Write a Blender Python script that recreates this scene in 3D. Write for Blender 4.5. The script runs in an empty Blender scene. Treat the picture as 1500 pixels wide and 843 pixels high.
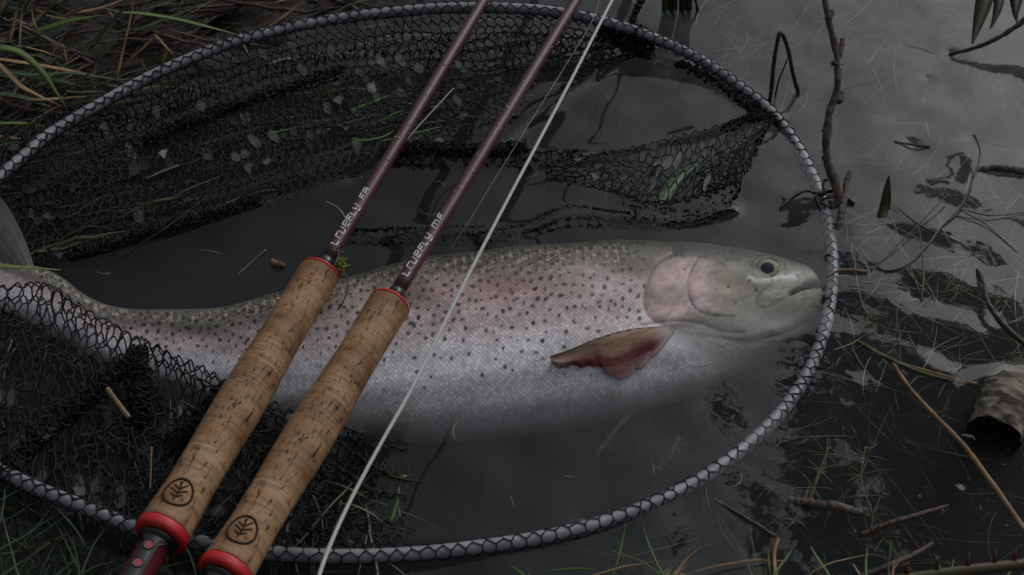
import bpy, math
import numpy as np
from mathutils import Matrix, Vector

rng = np.random.default_rng(11)
sc = bpy.context.scene
COL = bpy.context.collection
R = math.radians

# ------------------------------------------------------------------ camera
ELEV, DIST, LENS = R(45.0), 0.95, 50.0
cam_d = bpy.data.cameras.new('camera'); cam = bpy.data.objects.new('camera', cam_d); COL.objects.link(cam)
cam_d.lens = LENS; cam_d.sensor_width = 36.0; cam_d.clip_start = 0.01; cam_d.clip_end = 2000
CAM = np.array([0.0, -DIST*math.cos(ELEV), DIST*math.sin(ELEV)])
cam.location = CAM; cam.rotation_euler = (math.pi/2-ELEV, 0, 0)
cam_d.dof.use_dof = True; cam_d.dof.focus_distance = 0.94; cam_d.dof.aperture_fstop = 14.0
sc.camera = cam

# ------------------------------------------------------------------ sky, sun, exposure
SUN_EL, SUN_AZ = R(40), R(40)
w = bpy.data.worlds.new('World'); sc.world = w; w.use_nodes = True
nt = w.node_tree; bg = nt.nodes['Background']
sky = nt.nodes.new('ShaderNodeTexSky'); sky.sky_type = 'NISHITA'; sky.sun_disc = False
sky.sun_elevation = SUN_EL; sky.sun_rotation = SUN_AZ; sky.dust_density = 10.0; sky.air_density = 1.0
hs = nt.nodes.new('ShaderNodeHueSaturation'); hs.inputs['Saturation'].default_value = 0.22   # an even grey overcast
nt.links.new(sky.outputs[0], hs.inputs['Color']); tint = nt.nodes.new('ShaderNodeMix'); tint.data_type = 'RGBA'; tint.blend_type = 'MULTIPLY'; tint.inputs[0].default_value = 1.0; tint.inputs[7].default_value = (.955, .99, 1.06, 1)
nt.links.new(hs.outputs[0], tint.inputs[6]); nt.links.new(tint.outputs[2], bg.inputs[0])
bg.inputs[1].default_value = 0.12
sd = bpy.data.lights.new('sun', 'SUN'); sun = bpy.data.objects.new('sun', sd); COL.objects.link(sun)
sd.energy = 0.5; sd.angle = R(16); sd.color = (1, .97, .93)
sun.rotation_euler = (math.pi/2-SUN_EL, 0, math.pi-SUN_AZ)
sc.view_settings.view_transform = 'Standard'; sc.view_settings.look = 'None'
sc.view_settings.exposure = -0.66; sc.view_settings.gamma = 1.0
sc.cycles.use_denoising = True; sc.cycles.denoiser = 'OPENIMAGEDENOISE'
sc.cycles.max_bounces = 8; sc.cycles.volume_bounces = 1; sc.cycles.transparent_max_bounces = 16
sc.cycles.sample_clamp_indirect = 4.0; sc.cycles.caustics_reflective = False; sc.cycles.caustics_refractive = False

# ------------------------------------------------------------------ pixel (1500 x 843) <-> world
F = LENS/36.0*1500
se, ce = math.sin(ELEV), math.cos(ELEV)
def P(px, py, z=0.0):
    px, py, z = np.broadcast_arrays(np.asarray(px, float), np.asarray(py, float), np.asarray(z, float))
    a = (px-750)/F; b = -(py-421.5)/F
    d = np.stack([a, ce+b*se, -se+b*ce], -1)
    t = (z-CAM[2])/d[..., 2]
    return CAM + d*t[..., None]
def toPx(X):
    X = np.asarray(X, float)-CAM
    dep = X[..., 1]*ce - X[..., 2]*se; up = X[..., 1]*se + X[..., 2]*ce
    return 750+F*X[..., 0]/dep, 421.5-F*up/dep, dep
def PL(pts):                       # list of (px, py, z in mm) -> (n,3)
    a = np.array(pts, float); return P(a[:, 0], a[:, 1], a[:, 2]/1000)

# ------------------------------------------------------------------ helpers
def cr(pts, n, closed=False):      # Catmull-Rom through control points, even in arc length
    p = np.asarray(pts, float)
    if closed: q = np.vstack([p[-1], p, p[0], p[1]])
    else: q = np.vstack([2*p[0]-p[1], p, 2*p[-1]-p[-2]])
    m = len(q)-3; t = np.linspace(0, 1, 24, endpoint=False)[:, None]; out = []
    for i in range(m):
        a, b, c, d = q[i:i+4]
        out.append(.5*(2*b+(c-a)*t+(2*a-5*b+4*c-d)*t**2+(3*b-a-3*c+d)*t**3))
    out = np.vstack(out+[q[m+1][None]])
    s = np.r_[0, np.cumsum(np.linalg.norm(np.diff(out, axis=0), axis=1))]
    g = np.linspace(0, s[-1], n)
    return np.stack([np.interp(g, s, out[:, k]) for k in range(out.shape[1])], -1)
def cru(pts, u):                   # the same, evaluated at parameters u in 0..1
    c = cr(pts, 400); return np.stack([np.interp(u, np.linspace(0, 1, 400), c[:, k]) for k in range(c.shape[1])], -1)
def smooth(a, b, x):
    t = np.clip((x-a)/(b-a), 0, 1); return t*t*(3-2*t)
def field(seed, fu, fv, n=9):      # a smooth random field on (u, v), about -1..1
    r = np.random.default_rng(seed); k = r.normal(0, 1, (n, 2))*[fu, fv]; ph = r.uniform(0, 6.28, n); a = r.uniform(.5, 1, n); a /= np.sqrt((a**2).sum()/2)
    def f(u, v):
        s = 0
        for i in range(n): s = s + a[i]*np.sin(6.283*(k[i, 0]*u+k[i, 1]*v)+ph[i])
        return s/1.6
    return f
def mesh(name, V, Fc, mat=None, parent=None, smooth_=True, col=None, uv=None):
    V = np.asarray(V, float); me = bpy.data.meshes.new(name)
    if parent is not None: V = V-np.array(parent.get('_org', (0, 0, 0)))
    groups = Fc if isinstance(Fc, list) else [Fc]
    tot = np.concatenate([np.full(len(g), g.shape[1], np.int32) for g in groups])
    idx = np.concatenate([np.asarray(g, np.int32).ravel() for g in groups])
    me.vertices.add(len(V)); me.vertices.foreach_set('co', V.astype(np.float32).ravel())
    me.loops.add(len(idx)); me.loops.foreach_set('vertex_index', idx)
    me.polygons.add(len(tot)); me.polygons.foreach_set('loop_start', np.r_[0, np.cumsum(tot)[:-1]].astype(np.int32))
    if smooth_: me.polygons.foreach_set('use_smooth', np.ones(len(tot), bool))
    me.update(calc_edges=True)
    if col is not None:
        c = np.ones((len(V), 4), np.float32); c[:, :col.shape[1]] = col
        at = me.color_attributes.new('Col', 'FLOAT_COLOR', 'POINT'); at.data.foreach_set('color', c.ravel())
    if uv is not None:
        l = me.uv_layers.new(name='UVMap'); l.data.foreach_set('uv', np.asarray(uv, np.float32)[idx].ravel())
    me.validate()
    if mat: me.materials.append(mat)
    o = bpy.data.objects.new(name, me); COL.objects.link(o)
    if parent is not None: o.parent = parent
    return o
def thing(name, label, cat, org=(0, 0, 0), group=None):
    o = bpy.data.objects.new(name, None); COL.objects.link(o); o.location = org
    o.empty_display_size = .02
    o['_org'] = [float(x) for x in org]
    return tag(o, label, cat, group)
def tag(o, label, cat, group=None):
    o['label'] = label; o['category'] = cat
    if group: o['group'] = group
    return o
def kind(o, k): o['kind'] = k; return o
def join(*vf):                     # join several (V, F) with the same face size
    V, Fc, n = [], [], 0
    for v, f in vf: V.append(v); Fc.append(np.asarray(f)+n); n += len(v)
    return np.vstack(V), np.vstack(Fc)
def gridF(nu, nv, wrapv=False, wrapu=False):
    i = np.arange(nu if wrapu else nu-1); j = np.arange(nv if wrapv else nv-1)
    I, J = np.meshgrid(i, j, indexing='ij'); I2, J2 = (I+1) % nu, (J+1) % nv
    return np.stack([I*nv+J, I2*nv+J, I2*nv+J2, I*nv+J2], -1).reshape(-1, 4)
def frames(p, closed=False):
    t = np.gradient(p, axis=0)
    if closed: t = np.roll(p, -1, 0)-np.roll(p, 1, 0)
    t /= np.linalg.norm(t, axis=1)[:, None]+1e-12
    up = np.array([0, 0, 1.0]); n = np.cross(t, np.where(np.abs(t[:, 2:3]) > .95, [1.0, 0, 0], up))
    n /= np.linalg.norm(n, axis=1)[:, None]; return t, n, np.cross(n, t)
def tube(p, r, sides=8, closed=False, caps=True, squash=1.0):
    p = np.asarray(p, float); r = np.broadcast_to(np.asarray(r, float), (len(p),))
    if caps and not closed:        # pinch the ends shut
        p = np.vstack([p[:1]-(p[1]-p[0])*1e-3, p, p[-1:]+(p[-1]-p[-2])*1e-3]); r = np.r_[r[0]*.02, r, r[-1]*.02]
    t, n, b = frames(p, closed)
    if caps and not closed: n[0], b[0], n[-1], b[-1] = n[1], b[1], n[-2], b[-2]
    a = np.arange(sides)/sides*2*math.pi
    V = p[:, None]+r[:, None, None]*(np.cos(a)[None, :, None]*n[:, None]+squash*np.sin(a)[None, :, None]*b[:, None])
    return V.reshape(-1, 3), gridF(len(p), sides, True, closed)[:, ::-1]
def lumpy(p, r, sides, amp, seed, fu=6):   # a tube with an uneven, knobbly radius
    V, Fc = tube(p, r, sides); n = len(p)+2
    u = np.repeat(np.linspace(0, 1, n), sides); a = np.tile(np.arange(sides)/sides*6.283, n)
    c = np.vstack([p[:1], p, p[-1:]]).repeat(sides, 0)
    k = 1+amp*(field(seed, fu, 0.0)(u, 0)*.6+field(seed+1, fu, .3)(u, np.cos(a))*.6+field(seed+2, fu*3, .5)(u, np.sin(a))*.4)
    return c+(V-c)*k[:, None], Fc
def blade(p, wdt, fold=.35, tw=0.0):       # a grass blade: a long leaf with a keel, given thickness
    p = np.asarray(p, float); n = len(p); t, s, b = frames(p)
    s2 = np.cos(tw)*s+np.sin(tw)*b; b2 = np.cross(s2, t)
    wv = np.broadcast_to(np.asarray(wdt, float), (n,))[:, None]
    L, M, Rr = p+s2*wv/2+b2*wv*fold*.5, p, p-s2*wv/2+b2*wv*fold*.5
    Lo = p-b2*wv*.14
    V = np.stack([L, M+b2*wv*.02, Rr, Lo], 1).reshape(-1, 3)
    return V, gridF(n, 4, True)
def taper(n, a=.15, b=.5, e0=.25, e1=.03):
    u = np.linspace(0, 1, n); return np.clip(e0+(1-e0)*smooth(0, a, u), 0, 1)*(e1+(1-e1)*(1-smooth(b, 1, u)))
def prisms(A, B, r, sides=4):
    d = B-A; L = np.linalg.norm(d, axis=1)[:, None]+1e-9; d = d/L
    A = A-d*r*.6; B = B+d*r*.6
    h = np.where(np.abs(d[:, 2:3]) > .9, [1.0, 0, 0], [0, 0, 1.0]); n = np.cross(d, h); n /= np.linalg.norm(n, axis=1)[:, None]; b = np.cross(n, d)
    a = np.arange(sides)/sides*2*math.pi+.4
    off = r*(np.cos(a)[None, :, None]*n[:, None]+np.sin(a)[None, :, None]*b[:, None])
    V = np.concatenate([A[:, None]+off, B[:, None]+off], 1).reshape(-1, 3)
    k = np.arange(sides); f = np.stack([k, (k+1) % sides, (k+1) % sides+sides, k+sides], -1)
    return V, (np.arange(len(A))[:, None, None]*2*sides+f[None]).reshape(-1, 4)

# ------------------------------------------------------------------ materials
def mat(name, col, rough=.5, spec=.5, var=0.0, scale=40, bump=0.0, bscale=200, coat=0.0, metal=0.0, col2=None, stretch=None, sub=0.0, coord='Object'):
    m = bpy.data.materials.new(name); m.use_nodes = True; n = m.node_tree; L = n.links; b = n.nodes['Principled BSDF']
    b.inputs['Base Color'].default_value = (*col, 1); b.inputs['Roughness'].default_value = rough
    b.inputs['Specular IOR Level'].default_value = spec; b.inputs['Coat Weight'].default_value = coat; b.inputs['Metallic'].default_value = metal
    b.inputs['Coat Roughness'].default_value = .15
    tc = n.nodes.new('ShaderNodeTexCoord'); mp = n.nodes.new('ShaderNodeMapping'); L.new(tc.outputs[coord], mp.inputs[0])
    if stretch: mp.inputs['Scale'].default_value = stretch
    if var or col2:
        nz = n.nodes.new('ShaderNodeTexNoise'); nz.inputs['Scale'].default_value = scale; nz.inputs['Detail'].default_value = 6; L.new(mp.outputs[0], nz.inputs[0])
        rp = n.nodes.new('ShaderNodeValToRGB'); c2 = col2 or tuple(c*(1-var) for c in col)
        rp.color_ramp.elements[0].color = (*c2, 1); rp.color_ramp.elements[0].position = .35
        rp.color_ramp.elements[1].color = (*col, 1); rp.color_ramp.elements[1].position = .65
        L.new(nz.outputs[0], rp.inputs[0]); L.new(rp.outputs[0], b.inputs['Base Color'])
    if bump:
        nb = n.nodes.new('ShaderNodeTexNoise'); nb.inputs['Scale'].default_value = bscale; nb.inputs['Detail'].default_value = 5; L.new(mp.outputs[0], nb.inputs[0])
        bp = n.nodes.new('ShaderNodeBump'); bp.inputs['Distance'].default_value = bump; bp.inputs['Strength'].default_value = .8
        L.new(nb.outputs[0], bp.inputs['Height']); L.new(bp.outputs[0], b.inputs['Normal'])
    return m
M = {}
M['net'] = mat('black_twine', (.008, .008, .009), .6, .25)
M['alu'] = mat('brushed_aluminium', (.26, .26, .28), .5, .5, .35, 60, metal=.25)
M['red_ring'] = mat('red_anodised_ring', (.52, .020, .017), .45, .4, .2, 200)
M['blank'] = mat('maroon_blank', (.066, .013, .018), .45, .35, .15, 300, coat=.1)
M['black_gloss'] = mat('black_lacquer', (.012, .012, .013), .25, .5)
M['black_frame'] = mat('black_reel_seat', (.02, .02, .022), .35, .5)
M['pink'] = mat('pink_inlay', (.30, .055, .07), .5, .4)
M['insert'] = mat('maroon_insert', (.08, .010, .016), .3, .5, .3, 100)
M['letter'] = mat('silver_lettering', (.62, .62, .64), .5, .4)
M['burn'] = mat('burnt_brown_mark', (.030, .016, .010), .8, .2)
M['line'] = mat('pale_fly_line', (.46, .47, .43), .5, .4)
M['mono'] = mat('clear_monofilament', (.22, .22, .23), .3, .5)
M['green'] = mat('green_blade', (.095, .165, .035), .5, .3, col2=(.055, .095, .022), scale=30)
M['green2'] = mat('blue_green_blade', (.042, .075, .028), .5, .3, col2=(.030, .048, .018), scale=30)
M['tan'] = mat('dry_straw', (.27, .175, .085), .6, .3, col2=(.14, .08, .035), scale=45)
M['brown'] = mat('rotting_brown_leaf', (.048, .026, .014), .5, .4, col2=(.018, .011, .008), scale=60)
M['darkgreen'] = mat('dark_leaf', (.022, .038, .012), .35, .5, col2=(.05, .035, .012), scale=40)
M['twig'] = mat('grey_lichen_bark', (.13, .105, .085), .8, .3, col2=(.05, .038, .03), scale=160, bump=.0006, bscale=400)
M['twig_brown'] = mat('brown_stem', (.075, .042, .028), .6, .35, col2=(.030, .018, .013), scale=120, bump=.0003, bscale=300)
M['lichen'] = mat('yellow_lichen', (.13, .13, .03), .9, .2)
M['blackstem'] = mat('black_wet_stem', (.014, .012, .010), .4, .5)
M['weed'] = mat('pale_pond_weed', (.28, .28, .17), .6, .3, col2=(.16, .16, .09), scale=30)
M['weed_green'] = mat('green_pond_weed', (.085, .095, .032), .6, .3, col2=(.045, .048, .017), scale=30)
M['orange'] = mat('amber_stem', (.22, .125, .05), .55, .3, col2=(.11, .055, .022), scale=90)
M['moss'] = mat('yellow_green_moss', (.16, .20, .03), .8, .2)
M['bramble'] = mat('red_green_bramble', (.085, .022, .015), .45, .4, col2=(.055, .065, .02), scale=25)
M['thorn'] = mat('dark_red_thorn', (.075, .014, .011), .5, .4)
M['reddish'] = mat('green_red_leaf', (.075, .040, .016), .5, .4, col2=(.03, .045, .012), scale=50)
M['tipleaf'] = mat('green_yellow_blade', (.20, .17, .03), .45, .4, col2=(.06, .12, .02), scale=25)

def cork():
    m = bpy.data.materials.new('cork'); m.use_nodes = True; n = m.node_tree; L = n.links; b = n.nodes['Principled BSDF']
    b.inputs['Roughness'].default_value = .62; b.inputs['Specular IOR Level'].default_value = .3
    tc = n.nodes.new('ShaderNodeTexCoord')
    def noise(scl, s, det, dist=0.0):
        mp = n.nodes.new('ShaderNodeMapping'); mp.inputs['Scale'].default_value = scl; L.new(tc.outputs['Object'], mp.inputs[0])
        z = n.nodes.new('ShaderNodeTexNoise'); z.inputs['Scale'].default_value = s; z.inputs['Detail'].default_value = det; z.inputs['Distortion'].default_value = dist; L.new(mp.outputs[0], z.inputs[0]); return z.outputs[0]
    def ramp(src, stops):
        r = n.nodes.new('ShaderNodeValToRGB'); e = r.color_ramp.elements
        while len(e) < len(stops): e.new(.5)
        for k, (p, c) in enumerate(stops): e[k].position = p; e[k].color = (*c, 1) if len(c) == 3 else c
        L.new(src, r.inputs[0]); return r.outputs[0]
    def mul(a, c, f=1.0):
        x = n.nodes.new('ShaderNodeMix'); x.data_type = 'RGBA'; x.blend_type = 'MULTIPLY'; x.inputs[0].default_value = f; L.new(a, x.inputs[6]); L.new(c, x.inputs[7]); return x.outputs[2]
    base = ramp(noise((1, 1, 1), 34, 5), [(.30, (.26, .140, .066)), (.5, (.35, .205, .106)), (.72, (.43, .275, .155))])
    rings = ramp(noise((1, .10, .10), 420, 4, .6), [(.36, (.62, .56, .5)), (.52, (1, 1, 1))])     # growth lines across the grip
    blot = ramp(noise((1, .5, .5), 70, 3), [(.42, (.72, .66, .6)), (.58, (1, 1, 1))])
    pits = noise((.30, 1.5, 1.5), 420, 4, .9); pit = ramp(pits, [(.33, (.07, .04, .025)), (.385, (1, 1, 1))])
    pits2 = noise((.16, 1.9, 1.9), 300, 3, 1.2); pit2 = ramp(pits2, [(.315, (.14, .08, .05)), (.35, (1, 1, 1))])
    sx = n.nodes.new('ShaderNodeSeparateXYZ'); L.new(tc.outputs['Object'], sx.inputs[0])
    d = n.nodes.new('ShaderNodeMath'); d.operation = 'MULTIPLY'; d.inputs[1].default_value = 1/.0127; L.new(sx.outputs[0], d.inputs[0])
    fr = n.nodes.new('ShaderNodeMath'); fr.operation = 'FRACT'; L.new(d.outputs[0], fr.inputs[0])
    seam = ramp(fr.outputs[0], [(0, (.55, .48, .42)), (.03, (1, 1, 1)), (.97, (1, 1, 1)), (1, (.6, .5, .45))])
    c = mul(mul(mul(mul(mul(base, rings, .8), blot), pit), pit2), seam, .8)
    L.new(c, b.inputs['Base Color'])
    bp = n.nodes.new('ShaderNodeBump'); bp.inputs['Distance'].default_value = .0006; bp.inputs['Strength'].default_value = .9
    L.new(pit, bp.inputs['Height']); L.new(bp.outputs[0], b.inputs['Normal'])
    return m
M['cork'] = cork()

def skin(name, rough=.33, scales=True, bump_noise=0.0):
    m = bpy.data.materials.new(name); m.use_nodes = True; n = m.node_tree; L = n.links; b = n.nodes['Principled BSDF']
    b.inputs['Roughness'].default_value = rough; b.inputs['Specular IOR Level'].default_value = .22
    b.inputs['Coat Weight'].default_value = .04; b.inputs['Coat Roughness'].default_value = .2
    at = n.nodes.new('ShaderNodeAttribute'); at.attribute_name = 'Col'
    def math_(op, a, c=None):
        x = n.nodes.new('ShaderNodeMath'); x.operation = op
        for k, v in enumerate((a, c)):
            if v is None: continue
            if isinstance(v, (int, float)): x.inputs[k].default_value = v
            else: L.new(v, x.inputs[k])
        return x.outputs[0]
    tc = n.nodes.new('ShaderNodeTexCoord')
    nz = n.nodes.new('ShaderNodeTexNoise'); nz.inputs['Scale'].default_value = 130; nz.inputs['Detail'].default_value = 5; L.new(tc.outputs['Object'], nz.inputs[0])
    mott = n.nodes.new('ShaderNodeMapRange'); mott.inputs[1].default_value = .3; mott.inputs[2].default_value = .7; mott.inputs[3].default_value = .86; mott.inputs[4].default_value = 1.1; L.new(nz.outputs[0], mott.inputs[0])
    fac = mott.outputs[0]
    if scales:
        uvn = n.nodes.new('ShaderNodeUVMap'); uvn.uv_map = 'UVMap'
        wob = n.nodes.new('ShaderNodeTexNoise'); wob.inputs['Scale'].default_value = .55; wob.inputs['Detail'].default_value = 1; L.new(uvn.outputs[0], wob.inputs[0])
        wv = n.nodes.new('ShaderNodeVectorMath'); wv.operation = 'MULTIPLY_ADD'; wv.inputs[1].default_value = (.9, .9, 0); L.new(wob.outputs['Color'], wv.inputs[0]); L.new(uvn.outputs[0], wv.inputs[2])
        s = n.nodes.new('ShaderNodeSeparateXYZ'); L.new(wv.outputs[0], s.inputs[0])
        p = math_('FRACT', math_('ADD', s.outputs[0], s.outputs[1])); q = math_('FRACT', math_('SUBTRACT', s.outputs[0], s.outputs[1]))
        mn = math_('MINIMUM', p, q); mx = math_('MAXIMUM', p, q)
        edge = n.nodes.new('ShaderNodeMapRange'); edge.interpolation_type = 'SMOOTHSTEP'; edge.inputs[1].default_value = .0; edge.inputs[2].default_value = .32; edge.inputs[3].default_value = .70; edge.inputs[4].default_value = 1.06; L.new(mn, edge.inputs[0])
        # blend the edge darkening by the scale mask held in the alpha of the colour
        e1 = math_('ADD', 1.0, math_('MULTIPLY', at.outputs['Alpha'], math_('SUBTRACT', edge.outputs[0], 1.0)))
        # each scale a little lighter or darker
        pf = math_('FLOOR', math_('ADD', s.outputs[0], s.outputs[1])); qf = math_('FLOOR', math_('SUBTRACT', s.outputs[0], s.outputs[1]))
        cv = n.nodes.new('ShaderNodeCombineXYZ'); L.new(pf, cv.inputs[0]); L.new(qf, cv.inputs[1])
        wn = n.nodes.new('ShaderNodeTexWhiteNoise'); wn.noise_dimensions = '2D'; L.new(cv.outputs[0], wn.inputs['Vector'])
        rn = n.nodes.new('ShaderNodeMapRange'); rn.inputs[3].default_value = .78; rn.inputs[4].default_value = 1.16; L.new(wn.outputs[0], rn.inputs[0])
        r1 = math_('ADD', 1.0, math_('MULTIPLY', at.outputs['Alpha'], math_('SUBTRACT', rn.outputs[0], 1.0)))
        fac = math_('MULTIPLY', math_('MULTIPLY', fac, e1), r1)
        h = math_('MULTIPLY', math_('MULTIPLY', math_('ADD', p, q), .5), at.outputs['Alpha'])
        bp = n.nodes.new('ShaderNodeBump'); bp.inputs['Distance'].default_value = .00055; bp.inputs['Strength'].default_value = .75
        L.new(h, bp.inputs['Height']); L.new(bp.outputs[0], b.inputs['Normal'])
    vm = n.nodes.new('ShaderNodeVectorMath'); vm.operation = 'SCALE'; L.new(at.outputs['Color'], vm.inputs[0]); L.new(fac, vm.inputs['Scale'])
    L.new(vm.outputs[0], b.inputs['Base Color'])
    return m
M['fish'] = skin('trout_skin', .42); M['fin'] = skin('fin_membrane', .35, False)

def water_mat():
    m = bpy.data.materials.new('pond_water'); m.use_nodes = True; n = m.node_tree; L = n.links; n.nodes.remove(n.nodes['Principled BSDF'])
    out = n.nodes['Material Output']
    # Schlick reflectance of water, the same from above and below (light bent into the pond is not lost)
    ge = n.nodes.new('ShaderNodeNewGeometry'); dt = n.nodes.new('ShaderNodeVectorMath'); dt.operation = 'DOT_PRODUCT'; L.new(ge.outputs['Incoming'], dt.inputs[0]); L.new(ge.outputs['Normal'], dt.inputs[1])
    def mth(op, a, b=None):
        x = n.nodes.new('ShaderNodeMath'); x.operation = op
        for k, v in enumerate((a, b)):
            if v is None: continue
            if isinstance(v, (int, float)): x.inputs[k].default_value = v
            else: L.new(v, x.inputs[k])
        return x
    fr = mth('ADD', mth('MULTIPLY', mth('POWER', mth('SUBTRACT', 1.0, mth('ABSOLUTE', dt.outputs['Value']).outputs[0]).outputs[0], 5.0).outputs[0], .979).outputs[0], .021)
    tr = n.nodes.new('ShaderNodeBsdfTransparent'); gl = n.nodes.new('ShaderNodeBsdfGlossy'); gl.inputs['Roughness'].default_value = .015
    mx = n.nodes.new('ShaderNodeMixShader'); L.new(fr.outputs[0], mx.inputs[0]); L.new(tr.outputs[0], mx.inputs[1]); L.new(gl.outputs[0], mx.inputs[2]); L.new(mx.outputs[0], out.inputs['Surface'])
    tc = n.nodes.new('ShaderNodeTexCoord'); nz = n.nodes.new('ShaderNodeTexNoise'); nz.inputs['Scale'].default_value = 22; nz.inputs['Detail'].default_value = 3; L.new(tc.outputs['Object'], nz.inputs[0])
    bp = n.nodes.new('ShaderNodeBump'); bp.inputs['Distance'].default_value = .00045; bp.inputs['Strength'].default_value = 1.0
    L.new(nz.outputs[0], bp.inputs['Height']); L.new(bp.outputs[0], gl.inputs['Normal'])
    vs = n.nodes.new('ShaderNodeVolumeScatter'); vs.inputs['Color'].default_value = (.86, .93, 1, 1); vs.inputs['Density'].default_value = 1.8; vs.inputs['Anisotropy'].default_value = .2
    va = n.nodes.new('ShaderNodeVolumeAbsorption'); va.inputs['Color'].default_value = (.25, .27, .28, 1); va.inputs['Density'].default_value = 14.0
    ad = n.nodes.new('ShaderNodeAddShader'); L.new(vs.outputs[0], ad.inputs[0]); L.new(va.outputs[0], ad.inputs[1]); L.new(ad.outputs[0], out.inputs['Volume'])
    return m
M['water'] = water_mat()
def film_mat():
    m = bpy.data.materials.new('water_film'); m.use_nodes = True; n = m.node_tree; L = n.links; n.nodes.remove(n.nodes['Principled BSDF'])
    tr = n.nodes.new('ShaderNodeBsdfTransparent'); gl = n.nodes.new('ShaderNodeBsdfGlossy'); gl.inputs['Roughness'].default_value = .45; gl.inputs['Color'].default_value = (.9, .9, .9, 1)
    mx = n.nodes.new('ShaderNodeMixShader'); mx.inputs[0].default_value = .05; L.new(tr.outputs[0], mx.inputs[1]); L.new(gl.outputs[0], mx.inputs[2]); L.new(mx.outputs[0], n.nodes['Material Output'].inputs['Surface']); return m
M['film'] = film_mat()

def ground_mat():
    m = bpy.data.materials.new('silt_and_mud'); m.use_nodes = True; n = m.node_tree; L = n.links; b = n.nodes['Principled BSDF']
    at = n.nodes.new('ShaderNodeAttribute'); at.attribute_name = 'Col'
    tc = n.nodes.new('ShaderNodeTexCoord'); nz = n.nodes.new('ShaderNodeTexNoise'); nz.inputs['Scale'].default_value = 45; nz.inputs['Detail'].default_value = 8; L.new(tc.outputs['Object'], nz.inputs[0])
    mr = n.nodes.new('ShaderNodeMapRange'); mr.inputs[1].default_value = .3; mr.inputs[2].default_value = .7; mr.inputs[3].default_value = .5; mr.inputs[4].default_value = 1.3; L.new(nz.outputs[0], mr.inputs[0])
    vm = n.nodes.new('ShaderNodeVectorMath'); vm.operation = 'SCALE'; L.new(at.outputs['Color'], vm.inputs[0]); L.new(mr.outputs[0], vm.inputs['Scale']); L.new(vm.outputs[0], b.inputs['Base Color'])
    b.inputs['Roughness'].default_value = .8; b.inputs['Specular IOR Level'].default_value = .2
    bp = n.nodes.new('ShaderNodeBump'); bp.inputs['Distance'].default_value = .006; L.new(nz.outputs[0], bp.inputs['Height']); L.new(bp.outputs[0], b.inputs['Normal'])
    return m
M['ground'] = ground_mat()

# ------------------------------------------------------------------ the setting: pond bed and banks, water
def axis(lo, hi, step, far):
    g = np.arange(lo, hi+step/2, step); k = [.05, .15, .35, .8, 1.6, 2.6, 3.6, 4.6, 5.6, 8, 14, 30, 80, 250]
    k = np.array([x for x in k if x <= far]); return np.r_[lo-k[::-1], g, hi+k]
def side(p1, p2):
    a, b = P(*p1)[:2], P(*p2)[:2]; d = (b-a)/np.linalg.norm(b-a); nrm = np.array([-d[1], d[0]])
    return lambda x, y: (x-a[0])*nrm[0]+(y-a[1])*nrm[1]
bankTL, bankBL, bankBR = side((-80, 300), (820, -60)), side((330, 920), (-60, 700)), side((1600, 850), (900, 905))
def bed(x, y):
    h = -.15+.128*smooth(-.06, .27, y)*smooth(-.12, .16, x)
    for f, lo, hi in ((bankTL, -.09, .05), (bankBL, -.07, .04), (bankBR, -.06, .03)):
        h = np.maximum(h, -.15+.1465*smooth(lo, hi, f(x, y)))
    r = np.sqrt(x*x+y*y); h = h+.9*smooth(4.2, 9, r)+.006*field(3, 6, 6, 14)(x, y)+.003*field(4, 22, 22, 14)(x, y)*smooth(3, 0, r)
    return h
gx, gy = axis(-.55, .6, .008, 400), axis(-.5, .7, .008, 400)
X, Y = np.meshgrid(gx, gy, indexing='ij'); Z = bed(X, Y)
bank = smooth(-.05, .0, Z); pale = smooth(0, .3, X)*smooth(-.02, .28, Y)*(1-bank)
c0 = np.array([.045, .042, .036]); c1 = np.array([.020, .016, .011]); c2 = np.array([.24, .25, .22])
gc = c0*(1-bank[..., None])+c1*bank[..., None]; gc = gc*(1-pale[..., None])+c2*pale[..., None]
far = smooth(3, 6, np.sqrt(X*X+Y*Y))[..., None]; gc = gc*(1-far)+np.array([.05, .07, .025])*far
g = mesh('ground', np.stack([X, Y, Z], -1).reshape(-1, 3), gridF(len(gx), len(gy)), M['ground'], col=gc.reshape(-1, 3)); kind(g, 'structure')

wx, wy = axis(-.46, .5, .0032, 5.7), axis(-.36, .52, .0032, 5.7)
X, Y = np.meshgrid(wx, wy, indexing='ij'); Z = np.zeros_like(X)
def dimple(px, py, amp, rad):
    global Z; q = P(px, py); Z = Z+amp*np.exp(-((X-q[0])**2+(Y-q[1])**2)/rad**2)
def ridge(pts, amp, wd):           # meniscus that climbs up against the netting and the log
    global Z; c = cr(PL([(a, b, 0) for a, b in pts]), 60)[:, :2]; d = np.full(X.shape, 9.0)
    for q in c: d = np.minimum(d, (X-q[0])**2+(Y-q[1])**2)
    Z = Z+amp*np.exp(-d/wd**2)
ridge([(840, 240), (900, 222), (980, 205), (1060, 185), (1130, 168)], .0022, .007)
ridge([(700, 235), (780, 232), (850, 228)], .002, .006)
ridge([(520, 350), (640, 342), (760, 338), (830, 312), (900, 318), (1000, 325), (1070, 305)], .0018, .006)
ridge([(870, 105), (940, 78), (1010, 95), (1090, 150)], .0022, .006)
ridge([(90, 388), (250, 350), (400, 300), (500, 265)], .002, .006)
ridge([(600, 225), (700, 225), (790, 165), (870, 112)], .0015, .006)
ridge([(1398, 610), (1410, 575), (1450, 552), (1500, 560)], .0009, .007)
for k in range(4): ridge([(1405, 645+7*k), (1450, 650+7*k), (1500, 646+7*k)], .00022*(-1)**k, .0028)
ridge([(570, 790), (700, 792), (830, 775)], .0015, .005)
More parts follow.
